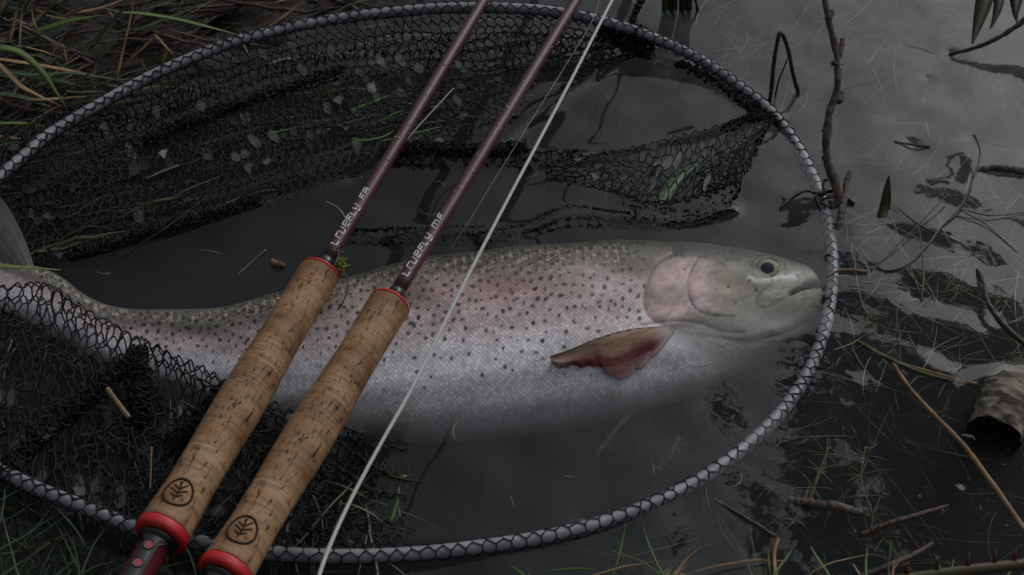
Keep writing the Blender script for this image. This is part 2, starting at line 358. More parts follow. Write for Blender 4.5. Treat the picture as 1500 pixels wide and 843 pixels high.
for px, py, a, rad in [(1170, 130, -.002, .004), (1130, 165, -.002, .004), (1165, 20, -.0015, .003), (1285, 30, -.0015, .003), (1360, 115, -.002, .004), (1392, 130, -.001, .003), (1345, 18, -.0015, .004), (1190, 12, -.001, .003), (1400, 80, -.003, .007),
                       (1425, 205, -.002, .005), (1340, 212, -.0025, .007), (1285, 228, -.0015, .004), (1300, 310, -.002, .005), (1345, 438, -.002, .004), (407, 388, .0015, .005), (390, 366, -.001, .003), (1250, 398, -.0015, .005),
                       (1130, 785, -.002, .005), (1220, 660, -.002, .005), (1270, 650, -.0015, .004), (1350, 720, -.002, .005), (1410, 705, -.002, .005), (1195, 685, -.002, .004), (1230, 340, -.002, .006)]: dimple(px, py, a*.35, rad)
# shallow standing ripples
Z = Z+.00035*field(8, 9, 14, 12)(X, Y)*(np.abs(X) < .6)*(np.abs(Y) < .6)
nx, ny = len(wx), len(wy); V = np.stack([X, Y, Z], -1).reshape(-1, 3)
per = np.r_[np.arange(nx)*ny, (nx-1)*ny+np.arange(1, ny), np.arange(nx-2, -1, -1)*ny+ny-1, np.arange(ny-2, 0, -1)]
low = V[per].copy(); low[:, 2] = -.6; nP = len(per); k = np.arange(nP)
skirt = np.stack([per[k], len(V)+k, len(V)+(k+1) % nP, per[(k+1) % nP]], -1)
wat = mesh('pond_water', np.vstack([V, low]), [gridF(nx, ny), skirt, (len(V)+np.arange(nP))[::-1][None]], M['water']); kind(wat, 'structure')

# ------------------------------------------------------------------ the trout
top = np.array([(-30, 372), (0, 378), (40, 386), (80, 402), (130, 438), (180, 450), (260, 454), (330, 447), (400, 431), (480, 411), (550, 393), (620, 379), (700, 367), (800, 358), (900, 353), (960, 352), (1030, 357), (1090, 366), (1150, 378), (1180, 387), (1196, 397), (1204, 408)], float)
bot = np.array([(-30, 442), (0, 450), (40, 466), (80, 488), (130, 516), (180, 540), (260, 573), (330, 595), (400, 612), (480, 628), (550, 637), (640, 641), (740, 634), (830, 622), (920, 602), (1000, 578), (1080, 544), (1140, 511), (1180, 480), (1196, 460), (1204, 442)], float)
crest = np.array([(-30, 16), (0, 16), (60, 14), (130, 8), (220, 5), (300, 8), (420, 13), (560, 15), (700, 16), (850, 15), (960, 12), (1040, 7), (1123, 1), (1170, -2), (1204, -6)], float)   # height of the flank above the water, mm
NS, NT = 820, 300
xs = np.r_[np.linspace(-30, 1180, NS-60), 1180+24.6*np.sin(np.linspace(0, 1, 61)[1:]*math.pi/2)]
def sm(tab, x):
    return cr_interp(tab, x)
def cr_interp(tab, x):
    c = cr(tab, 900); return np.interp(x, c[:, 0], c[:, 1])
yt, yb = sm(top, np.minimum(xs, 1204)), sm(bot, np.minimum(xs, 1204))
tip = np.sqrt(np.clip(1-((xs-1185)/20.2)**2*(xs > 1185), 0, 1))          # round the snout off
ym = (yt+yb)/2; hh = (yb-yt)/2*np.where(xs > 1185, .35+.65*tip, 1)*np.where(xs > 1203, np.clip((1205.2-xs)/2.2, .02, 1), 1)
roll = np.interp(xs, [-30, 200, 900, 1205], [R(20), R(14), R(10), R(14)])
ratio = np.interp(xs, [-30, 130, 400, 800, 1000, 1205], [.42, .46, .50, .50, .52, .50])
zt = cr_interp(crest, xs)/1000
vdir = np.array([se, ce])           # image up, in (y, z)
cy, sy = np.cos(roll), np.sin(roll)
dv = cy*vdir[0]+sy*vdir[1]; nv_ = cy*vdir[1]-sy*vdir[0]
dep = 1/np.maximum(P(xs, ym, 0)[:, 1]*0+1, 1)
zc = zt.copy()
for it in range(3):
    C = P(xs, ym, zc); _, _, dp = toPx(C); H = hh*dp/F
    a_ = H/np.sqrt(dv**2+(ratio*nv_)**2); b_ = ratio*a_
    zc = zt-np.sqrt((b_*cy)**2+(a_*sy)**2)
C = P(xs, ym, zc)
# denser rows on the visible flank: theta 0 = back, pi/2 = flank, pi = belly
th = np.r_[np.linspace(-.35, math.pi+.55, NT-40, endpoint=False), np.linspace(math.pi+.55, 2*math.pi-.35, 40, endpoint=False)]
cosT, sinT = np.cos(th), np.sin(th)
ct = np.sign(cosT)*np.abs(cosT)**.93; st = np.sign(sinT)*np.abs(sinT)**.93
D = np.stack([np.zeros_like(cy), cy, sy], -1); N = np.stack([np.zeros_like(cy), -sy, cy], -1)
V = C[:, None]+a_[:, None, None]*ct[None, :, None]*D[:, None]+b_[:, None, None]*st[None, :, None]*N[:, None]
fpx, fpy, _ = toPx(V); vis = (sinT > -.3)[None, :]*np.ones_like(fpx)
tt = (fpy-yt[:, None])/(yb-yt+1e-6)[:, None]; tt = np.where(sinT[None] < -.3, np.where(cosT[None] > 0, 0., 1.), tt)
def seg(pts, n=90): return cr(np.array(pts, float), n)
def pdist(pts):                     # pixel distance to a polyline, only where it can matter
    c = seg(pts); m = (fpx > c[:, 0].min()-40) & (fpx < c[:, 0].max()+40); d = np.full(fpx.shape, 1e3)
    q = np.stack([fpx[m], fpy[m]], -1); d[m] = np.sqrt(((q[:, None]-c[None])**2).sum(-1)).min(1); return d
def pin(poly):
    poly = np.array(poly, float); r = np.zeros(fpx.shape, bool); n = len(poly)
    for i in range(n):
        x0, y0 = poly[i]; x1, y1 = poly[(i+1) % n]
        if y0 == y1: continue
        r ^= ((y0 > fpy) != (y1 > fpy)) & (fpx < (x1-x0)*(fpy-y0)/(y1-y0)+x0)
    return r
def soft(m, it=6):
    for _ in range(it):
        m[1:-1] = (m[:-2]+2*m[1:-1]+m[2:])/4; m[:, 1:-1] = (m[:, :-2]+2*m[:, 1:-1]+m[:, 2:])/4
    return m
gill = [(985, 372), (966, 384), (953, 405), (945, 428), (944, 448), (950, 463), (962, 472)]
pre = [(1024, 377), (1016, 390), (1009, 405), (1007, 422), (1011, 438), (1019, 452), (1030, 459), (1050, 463), (1075, 464)]
isth = [(940, 476), (962, 472), (1000, 470), (1030, 475), (1060, 485), (1090, 488)]
jaw = [(1060, 497), (1100, 499), (1145, 489), (1180, 472), (1200, 455)]
maxil = [(1168, 408), (1150, 412), (1132, 417), (1115, 428), (1108, 440), (1112, 449), (1124, 450), (1142, 441), (1163, 428)]
mouth = [(1210, 414), (1196, 415), (1182, 418), (1168, 425), (1158, 431)]
dg, dpre, di, dj, dmx, dmo = map(pdist, (gill, pre, isth, jaw, maxil, mouth))
onflank = (sinT > -.1)[None]*np.ones_like(fpx)
disp = np.zeros_like(fpx)
gx_ = np.interp(fpy, [372, 384, 405, 428, 448, 463, 472], [985, 966, 953, 945, 944, 950, 962])
gx_ = gx_+np.interp(fpy, [472, 490, 520, 560, 640], [0, 24, 70, 120, 190])
inh = smooth(0, 3, fpx-gx_)*(fpy > 366)*(fpy < 476)*onflank                  # operculum stands proud of the shoulder behind it
disp += .0004*inh*smooth(2, 14, fpx-gx_)*smooth(60, 10, fpx-gx_)
disp -= .00015*np.exp(-(dg/2.4)**2)*onflank
px_ = np.interp(fpy, [377, 390, 405, 422, 438, 452, 459], [1024, 1016, 1009, 1007, 1011, 1019, 1030])
disp += .0003*smooth(0, 16, fpx-px_)*smooth(45, 8, fpx-px_)*(fpy > 374)*(fpy < 464)*onflank
disp -= .00022*np.exp(-(dpre/2.4)**2)*onflank
disp -= .0004*np.exp(-(di/3.5)**2)*onflank
disp -= .0003*np.exp(-(dj/4)**2)*onflank
disp += .0008*np.exp(-((dj-9)/8)**2)*(fpy < 500)*onflank*smooth(1060, 1100, fpx)
inmx = pin(maxil); disp += .0004*soft(inmx*1.0, 8)*onflank; disp -= .0003*np.exp(-(dmx/2.6)**2)*onflank
disp -= .0050*np.exp(-(dmo/(2.0+3.2*smooth(1165, 1196, fpx)))**2)*onflank    # the mouth is a real slit
de = np.hypot(fpx-1123, fpy-394); disp += .0016*np.exp(-(de/26)**2)*onflank; disp -= .0018*smooth(18, 13, de)*onflank
brs = sum(np.exp(-(pdist([(1005+16*k, 488+2*k), (1030+16*k, 498), (1060+15*k, 511-2*k)])/2.6)**2) for k in range(4)); disp -= .0003*brs*onflank
disp += .0006*field(31, .010, .016, 16)(fpx, fpy)*smooth(930, 960, fpx)*onflank
disp += .0009*field(32, .004, .012, 12)(fpx, fpy)*onflank*smooth(940, 900, fpx)
nrm = (ct/a_[:, None])[..., None]*D[:, None]+(st/b_[:, None])[..., None]*N[:, None]; nrm /= np.linalg.norm(nrm, axis=-1)[..., None]
V = V+nrm*disp[..., None]
# --- colours of the skin, plus painted crease shade and scale highlights
def L3(*k): return np.array(k)
def blend(c, col, m): return c*(1-m[..., None])+np.asarray(col)*m[..., None]
wob = .05*field(41, .006, .01, 12)(fpx, fpy)
t2 = tt+wob
c = np.zeros(fpx.shape+(3,))+L3(.055, .056, .044)
c = blend(c, (.13, .117, .09), smooth(.03, .13, t2))
c = blend(c, (.30, .245, .225), smooth(.11, .21, t2))
c = blend(c, (.51, .40, .395), smooth(.17, .30, t2))
c = blend(c, (.64, .56, .565), smooth(.32, .48, t2))
c = blend(c, (.72, .715, .745), smooth(.44, .60, t2))
c = blend(c, (.68, .68, .655), smooth(.72, .9, t2))
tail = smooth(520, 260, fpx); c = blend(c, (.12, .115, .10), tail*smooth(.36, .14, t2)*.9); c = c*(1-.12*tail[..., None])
c = blend(c, (.38, .20, .20), .5*np.exp(-((fpx-720)/120)**2-((fpy-425)/22)**2))     # redder flush behind the rod
sp = smooth(.0, .05, tt)*smooth(.20, .10, tt)
c = blend(c, (.42, .34, .24), sp*np.clip(field(43, .09, .12, 20)(fpx, fpy)*1.1, 0, 1)*smooth(950, 900, fpx)*.8)  # tan scale highlights along the back, painted into the colour
# head
hd = smooth(938, 952, fpx)*onflank
head = np.zeros_like(c)+L3(.070, .073, .062)
ey = fpy-np.interp(fpx, [940, 1090, 1205], [0, 6, 18]); head = blend(head, (.22, .21, .165), smooth(366, 394, ey))
head = blend(head, (.35, .345, .315), smooth(450, 490, fpy))
op = pin([(982, 380), (1020, 378), (1010, 405), (1009, 425), (1013, 445), (1003, 470), (962, 472), (950, 462), (946, 440), (955, 405), (968, 385)])*1.0
op2 = pin([(1024, 380), (1075, 386), (1088, 400), (1090, 430), (1075, 452), (1040, 460), (1020, 452), (1010, 430), (1011, 405)])*1.0
op, op2 = soft(op, 14)*np.clip(.85+.3*field(47, .02, .03, 14)(fpx, fpy), 0, 1), soft(op2, 18)*np.clip(.85+.35*field(48, .02, .03, 14)(fpx, fpy), 0, 1)
head = blend(head, (.58, .42, .42), op*.9)
head = blend(head, (.56, .40, .38), op2*smooth(1062, 1020, fpx)); head = blend(head, (.34, .295, .225), op2*smooth(1030, 1060, fpx)*.8)
head = blend(head, (.62, .50, .55), .7*np.exp(-((fpx-1022)/12)**2-((fpy-448)/9)**2))
c = blend(c, 0, np.zeros_like(fpx)); sw = 2+26*smooth(470, 500, fpy); hm = onflank*smooth(0, 1, (fpx-gx_+sw)/(2*sw)); c = c*(1-hm[..., None])+head*hm[..., None]
c = blend(c, (.42, .13, .07), .6*np.exp(-((dg)/3.2)**2)*(.6+.4*field(45, .02, .05, 8)(fpx, fpy))*onflank*smooth(400, 430, fpy))   # orange gill margin
c = blend(c, (.05, .035, .03), .45*np.exp(-(dg/1.3)**2)*onflank)  # crease shade painted into the colour: gill slit, cheek, maxilla, mouth, jaw
c = blend(c, (.035, .028, .024), .85*np.exp(-(dpre/1.8)**2)*np.clip(.7+.5*field(46, .03, .03, 8)(fpx, fpy), 0, 1)*onflank)
c = blend(c, (.10, .07, .06), .75*np.exp(-(di/1.8)**2)*onflank)
c = blend(c, (.10, .09, .08), .7*np.exp(-(dmx/1.8)**2)*onflank); c = blend(c, (.34, .30, .25), .4*inmx*onflank)
c = blend(c, (.025, .018, .017), .95*np.exp(-(dmo/(1.6+3.2*smooth(1165, 1196, fpx)))**2)*onflank)  # dark of the mouth gap painted over the slit
c = blend(c, (.13, .125, .11), .65*np.exp(-(dj/3)**2)*onflank)
streak = pdist([(1098, 408), (1112, 413), (1130, 411), (1150, 407), (1166, 405)]); c = blend(c, (.66, .66, .62), .9*np.exp(-(streak/4.0)**2)*onflank)
c = blend(c, (.05, .045, .035), .8*np.exp(-((fpx-1103)/6)**2-((fpy-388)/6)**2)*onflank)
c = blend(c, (.30, .34, .36), .5*np.exp(-((fpx-1195)/7)**2-((fpy-398)/6)**2)*onflank)
c = blend(c, c*.72, brs.clip(0, 1)*.5*onflank)  # grooves under the jaw shaded in the colour as well
mo = 1+hm*(.10*field(49, .05, .06, 18)(fpx, fpy)+.09*field(50, .16, .17, 22)(fpx, fpy)); c = c*np.clip(mo, .6, 1.4)[..., None]
# --- spots
r2 = np.random.default_rng(5); spots = []
while len(spots) < 640:
    x = r2.uniform(60, 945); k = abs(r2.normal(0, .27))
    if k > .78 or (k > .45 and r2.random() < .45): continue
    y = np.interp(x, xs, yt)+k*np.interp(x, xs, yb-yt)+2
    if all((x-s[0])**2+(y-s[1])**2 > (8 if k < .12 else 11)**2 for s in spots[-400:]): spots.append((x, y, r2.uniform(2.0, 3.7)*(1 if k > .1 else .85), r2.uniform(.75, 1.0)))
spots += [(1067, 420, 2.4, .95), (1076, 445, 2.2, .95), (1098, 412, 2.6, .8), (1107, 425, 3.6, .85), (1114, 429, 2.4, .8), (1131, 412, 2, .8), (1003, 395, 2, .7), (1034, 378, 3, .5), (1066, 381, 3, .5), (1168, 404, 2.6, .8), (1175, 392, 2.5, .6), (1150, 385, 2.5, .6)]
for _ in range(34): spots.append((r2.uniform(965, 1170), 0, r2.uniform(1.8, 3.4), .5)); x = spots[-1][0]; spots[-1] = (x, np.interp(x, xs, yt)+r2.uniform(4, 26), spots[-1][2], .5)
for (x, y, r, k) in spots:
    i0, i1 = np.searchsorted(xs, [x-9, x+9]); s = slice(max(i0, 0), max(i1, 1)); ell = r2.uniform(.75, 1.25)
    d = np.hypot((fpx[s]-x)*ell, (fpy[s]-y)/ell); m = k*smooth(r*1.25, r*.6, d)*onflank[s]
    c[s] = c[s]*(1-m[..., None])+L3(.022, .019, .019)*m[..., None]
scl = smooth(0, 1, (gx_+sw*.5-fpx)/(8+2*sw))*smooth(1.02, .85, tt)
du = np.r_[0, np.cumsum(np.linalg.norm(np.diff(C, axis=0), axis=1))]
dth = np.linalg.norm(np.diff(V, axis=1), axis=2); arc = np.concatenate([np.zeros((len(xs), 1)), np.cumsum(dth, axis=1)], 1)
mid = arc[:, [np.argmin(np.abs(th-math.pi/2))]]
uv = np.stack([np.repeat(-du[:, None], NT, 1)/.0031, (arc-mid)/.0034], -1)
fish = thing('trout', 'large silver trout with pink flank and black spots lying half submerged in the net', 'fish', tuple(P(640, 500, -.06)))
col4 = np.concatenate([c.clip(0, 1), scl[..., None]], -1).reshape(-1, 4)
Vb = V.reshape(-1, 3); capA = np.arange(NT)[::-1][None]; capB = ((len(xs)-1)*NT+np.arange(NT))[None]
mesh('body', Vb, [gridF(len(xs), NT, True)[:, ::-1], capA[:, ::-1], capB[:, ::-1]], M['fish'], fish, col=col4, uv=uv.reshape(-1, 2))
# look up the flank surface under a pixel
sel = onflank.astype(bool); SP = np.stack([fpx[sel], fpy[sel]], -1); SV = V[sel]; SN = nrm[sel]
def flank(px, py):
    k = np.argmin(((SP-np.array([px, py]))**2).sum(1)); return SV[k], SN[k]
# eye: a domed disc of iris, pupil and rim
ec, en = flank(1123, 394); ec = ec+en*.0006
toc = CAM-ec; toc /= np.linalg.norm(toc); ax = en*.6+toc*.4; ax /= np.linalg.norm(ax)
e1 = np.cross([0, 1, 0], ax); e1 /= np.linalg.norm(e1); e2 = np.cross(ax, e1); er = .0077
rr = np.linspace(0.02, 1, 26); aa = np.arange(48)/48*6.283
Rg, Ag = np.meshgrid(rr, aa, indexing='ij'); dome = .0022*(np.sqrt(np.clip(1-(Rg*.92)**2, 0, 1))-.4)
EV = ec+er*Rg[..., None]*(np.cos(Ag)[..., None]*e1*1.08+np.sin(Ag)[..., None]*e2)+dome[..., None]*ax
pd = np.hypot(Rg*np.cos(Ag)*1.0-.02, Rg*np.sin(Ag)*1.0+.02)
irn = field(77, .0, 3.2, 12)(0, Ag)*.5+.5
ecol = np.zeros(Rg.shape+(3,))+L3(.27, .27, .19); ecol = blend(ecol, (.22, .22, .15), irn*.55*smooth(.55, .75, Rg)); ecol = blend(ecol, (.36, .35, .24), smooth(.70, .62, pd)); ecol = blend(ecol, (.022, .025, .030), smooth(.60, .54, pd)); ecol = blend(ecol, (.07, .065, .05), smooth(.90, .98, Rg))
m_eye = skin('trout_eye', .3, False)
mesh('eye', EV.reshape(-1, 3), [gridF(26, 48, True), np.arange(48)[::-1][None]], m_eye, fish, col=ecol.reshape(-1, 3))
# fins: sheets with raised rays and a thin edge
def fin(name, lead, trail, zf, colf, rays, thick=.0010, nu=70, nvv=60, ragged=0.0, seed=1):
    u, v = np.meshgrid(np.linspace(0, 1, nu), np.linspace(0, 1, nvv), indexing='ij')
    A, B = cru(np.array(lead, float), u), cru(np.array(trail, float), u)
    vv = v-ragged*v**4*np.abs(field(seed, 5, 0)(u, 0)+.35*field(seed+1, 16, 0)(u, 0))*smooth(0, .3, u)
    q = A+(B-A)*vv[..., None]; z = zf(u, v, q)+.00005*np.sin(v*rays*6.283)*smooth(1, .9, v)
    W = P(q[..., 0], q[..., 1], z); Wb = W-np.array([0, 0, thick])
    VV = np.vstack([W.reshape(-1, 3), Wb.reshape(-1, 3)]); f = gridF(nu, nvv); nn = nu*nvv
    pr = np.r_[np.arange(nu)*nvv, (nu-1)*nvv+np.arange(1, nvv), np.arange(nu-2, -1, -1)*nvv+nvv-1, np.arange(nvv-2, 0, -1)]
    k = np.arange(len(pr)); rim = np.stack([pr, pr[(k+1) % len(pr)], pr[(k+1) % len(pr)]+nn, pr+nn], -1)
    cc = colf(u, v, q); 
    mesh(name, VV, np.vstack([f, f[:, ::-1]+nn, rim]), M['fin'], fish, col=np.vstack([cc.reshape(-1, 3)]*2))
def pz(u, v, q):
    out = np.zeros(u.shape)
    for i in range(0, u.shape[0]):
        for j in (0, u.shape[1]//2, u.shape[1]-1):
            out[i, j] = flank(q[i, j, 0], q[i, j, 1])[0][2]
        out[i] = np.interp(np.arange(u.shape[1]), [0, u.shape[1]//2, u.shape[1]-1], out[i, [0, u.shape[1]//2, u.shape[1]-1]])
    kr = np.hanning(19); kr /= kr.sum(); out = np.stack([np.convolve(np.pad(out[:, j], 9, 'edge'), kr, 'valid') for j in range(out.shape[1])], 1)
    return out+.0016+.0035*smooth(0, .5, u)*smooth(1.0, .3, v)+.0012*np.sin(v*7+u*3)*u
def pc(u, v, q):
    cc = np.zeros(u.shape+(3,))+L3(.31, .20, .135); cc = blend(cc, (.20, .045, .045), smooth(.3, .75, v)*smooth(1.0, .75, u)); cc = blend(cc, (.13, .022, .030), np.exp(-((u-.28)/.16)**2-((v-.62)/.22)**2))
    cc = blend(cc, (.50, .46, .43), smooth(.22, 0.02, u)); cc = blend(cc, (.40, .27, .20), smooth(.8, 1, u)*.8); cc = blend(cc, (.42, .30, .29), smooth(.72, .95, v)*smooth(.55, .2, u)*.7)
    cc = cc*(1-.10*(np.sin(v*18*6.283+u*2)*.5+.5)[..., None]*smooth(0, .2, u)[..., None]); cc = cc*np.clip(1+.22*field(95, 3, 5, 16)(u, v), .5, 1.5)[..., None]; return blend(cc, (.045, .035, .03), smooth(.06, .02, v)*(.5+.5*np.sin(u*75)))
fin('pectoral_fin', [(988, 478), (955, 479), (915, 484), (870, 497), (835, 512), (806, 522)], [(988, 484), (962, 520), (935, 545), (905, 556), (889, 550), (876, 538), (845, 539), (822, 541), (808, 534)], pz, pc, 18, ragged=.13)
def tz(u, v, q): return .012+.010*u+.002*np.sin(v*5)
def tcol(u, v, q):
    cc = np.zeros(u.shape+(3,))+L3(.050, .048, .046); st_ = np.clip(field(91, 7, 14, 20)(u, v), 0, 1); cc = blend(cc, (.03, .028, .028), st_*.7); return cc*(1-.3*(np.sin(v*22*6.283)*.5+.5)[..., None])
fin('tail_fin', [(52, 398), (44, 370), (30, 335), (8, 296), (-30, 255)], [(5, 418), (-20, 420), (-50, 415), (-80, 405), (-110, 400)], tz, tcol, 9)
def bz(u, v, q): return -.030-.012*u+.001*np.sin(v*9)
def bcol(u, v, q): return np.zeros(u.shape+(3,))+L3(.40, .36, .34)
fin('pectoral_fin', [(962, 580), (935, 600), (905, 630), (876, 668)], [(940, 588), (918, 606), (895, 634), (872, 664)], bz, bcol, 8)

# ------------------------------------------------------------------ the landing net
HOOP = [(-60, 330, 25), (-12, 270, 26), (40, 224, 28), (75, 195, 29), (160, 145, 31), (250, 98, 33), (360, 57, 34), (480, 30, 34), (600, 15, 34), (700, 11, 33), (800, 16, 30), (880, 31, 24), (960, 57, 16), (1030, 91, 9), (1090, 132, 4), (1140, 176, 0), (1180, 237, -4), (1207, 302, -6), (1219, 370, -8), (1217, 440, -8), (1199, 511, -7), (1163, 580, -6), (1108, 641, -5), (1030, 700, -3), (940, 745, -1), (830, 780, 1), (700, 802, 3), (560, 814, 6), (420, 812, 9), (300, 796, 11), (200, 773, 12), (110, 738, 13), (25, 702, 13), (-50, 650, 15), (-100, 560, 18), (-110, 460, 20), (-95, 385, 22)]
net = thing('landing_net', 'large oval landing net with grey metal hoop and black knotless mesh bag', 'landing net', tuple(P(560, 420, -.05)))
hp = cr(PL(HOOP), 361, True)[:-1]; HR = .0041
mesh('hoop', *tube(hp, HR, 20, True), M['alu'], net)
CELL = .0074
def net_nodes(nu, nv, jit, seed):
    r = np.random.default_rng(seed); sh = (nu+1, nv+1); return r.normal(0, jit*.7, sh), r.normal(0, jit*.5, sh), r
def net_edges(f, nu, nv, jit=.16, seed=0, drop=0.0, sub=4, wave=.21):
    ju, jw, r = net_nodes(nu, nv, jit, seed); t = np.arange(nu*sub+1)/sub; k = np.minimum(t.astype(int), nu-1); fr = smooth(0, 1, t-k)
    j = np.arange(nv+1)[None]; lerp = lambda a: a[k]*(1-fr)[:, None]+a[k+1]*fr[:, None]
    U = t[:, None]+lerp(ju); W_ = j-wave*np.cos(math.pi*(t[:, None]+j))+lerp(jw)          # each strand waves, so the cells come out round
    X_ = f(U/nu, W_/nv); A_, B_ = X_[:-1].reshape(-1, 3), X_[1:].reshape(-1, 3)
    i2, j2 = np.meshgrid(np.arange(nu+1), np.arange(nv), indexing='ij'); m = (i2+j2) % 2 == 1
    return np.vstack([A_, X_[::sub][:, :-1][m]]), np.vstack([B_, X_[::sub][:, 1:][m]])
FILM = []
def films(f, nu, nv, jit, seed, frac=.06):
    ju, jw, r = net_nodes(nu, nv, jit, seed); i, j = np.meshgrid(np.arange(nu+1), np.arange(nv+1), indexing='ij'); par = ((i+j) % 2)*2-1.0
    X_ = f((i+ju)/nu, (j+.21*par+jw)/nv)
    ii, jj = np.where(par[:-2, :-1] > 0); cl = field(seed+9, 4, 4, 12)(ii/nu, jj/nv); k = r.random(len(ii)) < frac*np.clip(1+1.6*cl, 0, 3); ii, jj = ii[k], jj[k]
    FILM.append(np.stack([X_[ii, jj], X_[ii+1, jj], X_[ii+2, jj], X_[ii+2, jj+1], X_[ii+1, jj+1], X_[ii, jj+1]], 1))
def net_mesh(name, f, size, r=.00058, cell=CELL, seed=0, jit=.16, label=None, drop=0.0, sides=4):
    nu, nv = max(2, int(size[0]/(cell*.5))), max(2, int(size[1]/(cell*1.15)))
    films(f, nu, nv, jit, seed)
    A, B = net_edges(f, nu, nv, jit, seed, drop=drop); o = mesh(name, *prisms(A, B, r, sides), M['net'], net); kind(o, 'stuff'); return o
def length(p): return np.linalg.norm(np.diff(p, axis=0), axis=1).sum()
# sleeve of mesh laced round the hoop
hpc = np.vstack([hp, hp[:1]]); ht, hn, hb = frames(hp, True); hn, hb = np.vstack([hn, hn[:1]]), np.vstack([hb, hb[:1]])
def sleeve(U, W_):
    k = (U % 1.0)*360; q = lambda a: np.stack([np.interp(k, np.arange(361), a[:, d]) for d in range(3)], -1)
    ang = W_*2*math.pi+U*9; return q(hpc)+(HR+.0006)*(np.cos(ang)[..., None]*q(hn)+np.sin(ang)[..., None]*q(hb))
A, B = net_edges(sleeve, 2*int(length(hpc)/.0086), 4, .19, 3)
kind(mesh('netting', *prisms(A, B, .00040, 5), M['net'], net), 'stuff')
def patch(a, b, nfold=4, amp=.005, sag=0.0, seed=0, bunch=.5, crump=.002, lift=0.0, tilt=.9):
    a, b = PL(a), PL(b); n1, n2, n3, n4, n5 = (field(seed+k, s1, s2, 12) for k, (s1, s2) in enumerate([(1.2, .6), (2.5, 3), (3, 3), (3, 3), (1.5, 1.0)]))
    def f(U, W_):
        ph = nfold*W_+tilt*n1(U, W_); env = smooth(0, .12, W_)*smooth(1, .9, W_)
        w2 = np.clip(W_+bunch/(2*math.pi*max(nfold, 1))*np.sin(2*math.pi*ph+1.3)*env, -.02, 1.02)
        Aq, Bq = cru(a, U), cru(b, U); q = Aq+(Bq-Aq)*w2[..., None]
        q[..., 2] += env*(amp*np.sin(2*math.pi*ph)*(.65+.5*n5(U, W_))+lift)-sag*np.sin(math.pi*W_)+crump*n2(U*2, W_*2)
        q[..., 0] += crump*.9*n3(U*2, W_*2); q[..., 1] += crump*.9*n4(U*2, W_*2)
        return q
    return f, (length(cr(a, 80))+length(cr(b, 80)))/2, np.linalg.norm(cru(a, np.linspace(0, 1, 9))-cru(b, np.linspace(0, 1, 9)), axis=1).mean()*(1+14*amp*nfold**.5*.9)
def sheet(a, b, seed, nfold=4, amp=.005, r=.00058, cell=CELL, jit=.09, stretch=1.0, **k):
    f, lu, lv = patch(a, b, nfold, amp, seed=seed, **k); return net_mesh('netting', f, (lu, lv*stretch), r, cell, seed, jit)
UL_A = [(-60, 330, 22), (-12, 272, 22), (75, 198, 25), (160, 148, 27), (250, 101, 29), (360, 60, 30), (480, 34, 30), (600, 19, 30), (700, 15, 29), (800, 20, 26), (880, 34, 20), (960, 60, 12)]
UL_B = [(-60, 400, 4), (20, 396, 2), (90, 386, 0), (250, 349, -1), (400, 299, -1), (490, 272, -1), (560, 240, -1), (640, 224, 0), (720, 213, 0), (790, 166, 0), (870, 112, 0), (960, 72, 2)]
sheet(UL_A, UL_B, 101, 3.2, .0045, sag=.006, crump=0.0012, bunch=.45)
UL_C = [(-60, 345, 16), (40, 280, 14), (160, 220, 14), (300, 170, 14), (420, 130, 14), (520, 112, 13), (620, 112, 11), (700, 108, 10)]
UL_D = [(-60, 395, 5), (20, 390, 3), (90, 378, 3), (250, 340, 2), (400, 290, 2), (490, 262, 2), (580, 228, 2), (690, 206, 2)]
sheet(UL_C, UL_D, 201, 3, .0035, crump=0.0011, bunch=.6)
UL_E = [(120, 185, 20), (260, 125, 22), (400, 80, 22), (540, 52, 22), (680, 48, 20), (800, 52, 16), (900, 60, 10)]
UL_F = [(120, 240, 12), (260, 190, 12), (400, 140, 12), (540, 110, 10), (680, 100, 8), (800, 100, 6), (900, 92, 4)]
sheet(UL_E, UL_F, 301, 2.5, .005, crump=0.0017, bunch=.6)
# the flap that floats by the right end of the hoop, and the strip along the waterline
FL_A = [(800, 240, 2), (840, 233, 3), (900, 222, 3), (980, 204, 4), (1060, 184, 4), (1132, 166, 3)]
FL_B = [(800, 262, 0), (840, 268, 0), (890, 280, 0), (940, 298, 0), (1000, 292, 1), (1085, 262, 0)]
sheet(FL_A, FL_B, 401, 1.2, .003, crump=0.0008, cell=.0076, bunch=.3, lift=.003)
sheet([(900, 280, 0), (960, 296, 1), (1020, 285, 0), (1085, 262, 0)], [(930, 332, -2), (970, 330, -1), (1030, 318, -2), (1082, 300, -2)], 421, 2.5, .0022, crump=0.0011)
sheet([(1010, 262, 1), (1050, 240, 2), (1095, 205, 2), (1135, 172, 1)], [(1040, 296, 0), (1075, 290, 0), (1088, 262, 0), (1110, 215, 0)], 431, 3, .003, crump=0.0017, bunch=1.0)
for s in (441, 451): sheet([(510, 338, 1), (640, 334, 0), (760, 330, 0), (830, 304, 0), (900, 310, 0), (1000, 318, 0), (1070, 296, 0)], [(510, 356, -1), (640, 358, -1), (760, 352, -1), (830, 335, -1), (900, 334, -1), (1000, 334, -1), (1075, 308, -1)], s, 1.6, .002, crump=0.0014, bunch=.6)
for s in (461, 471): sheet([(560, 205, 5), (640, 212, 3), (720, 212, 2), (800, 222, 2), (850, 222, 1)], [(560, 238, 0), (640, 244, 0), (720, 242, 0), (800, 246, 0), (850, 240, 0)], s, 2, .003, crump=0.0017, bunch=1.0)
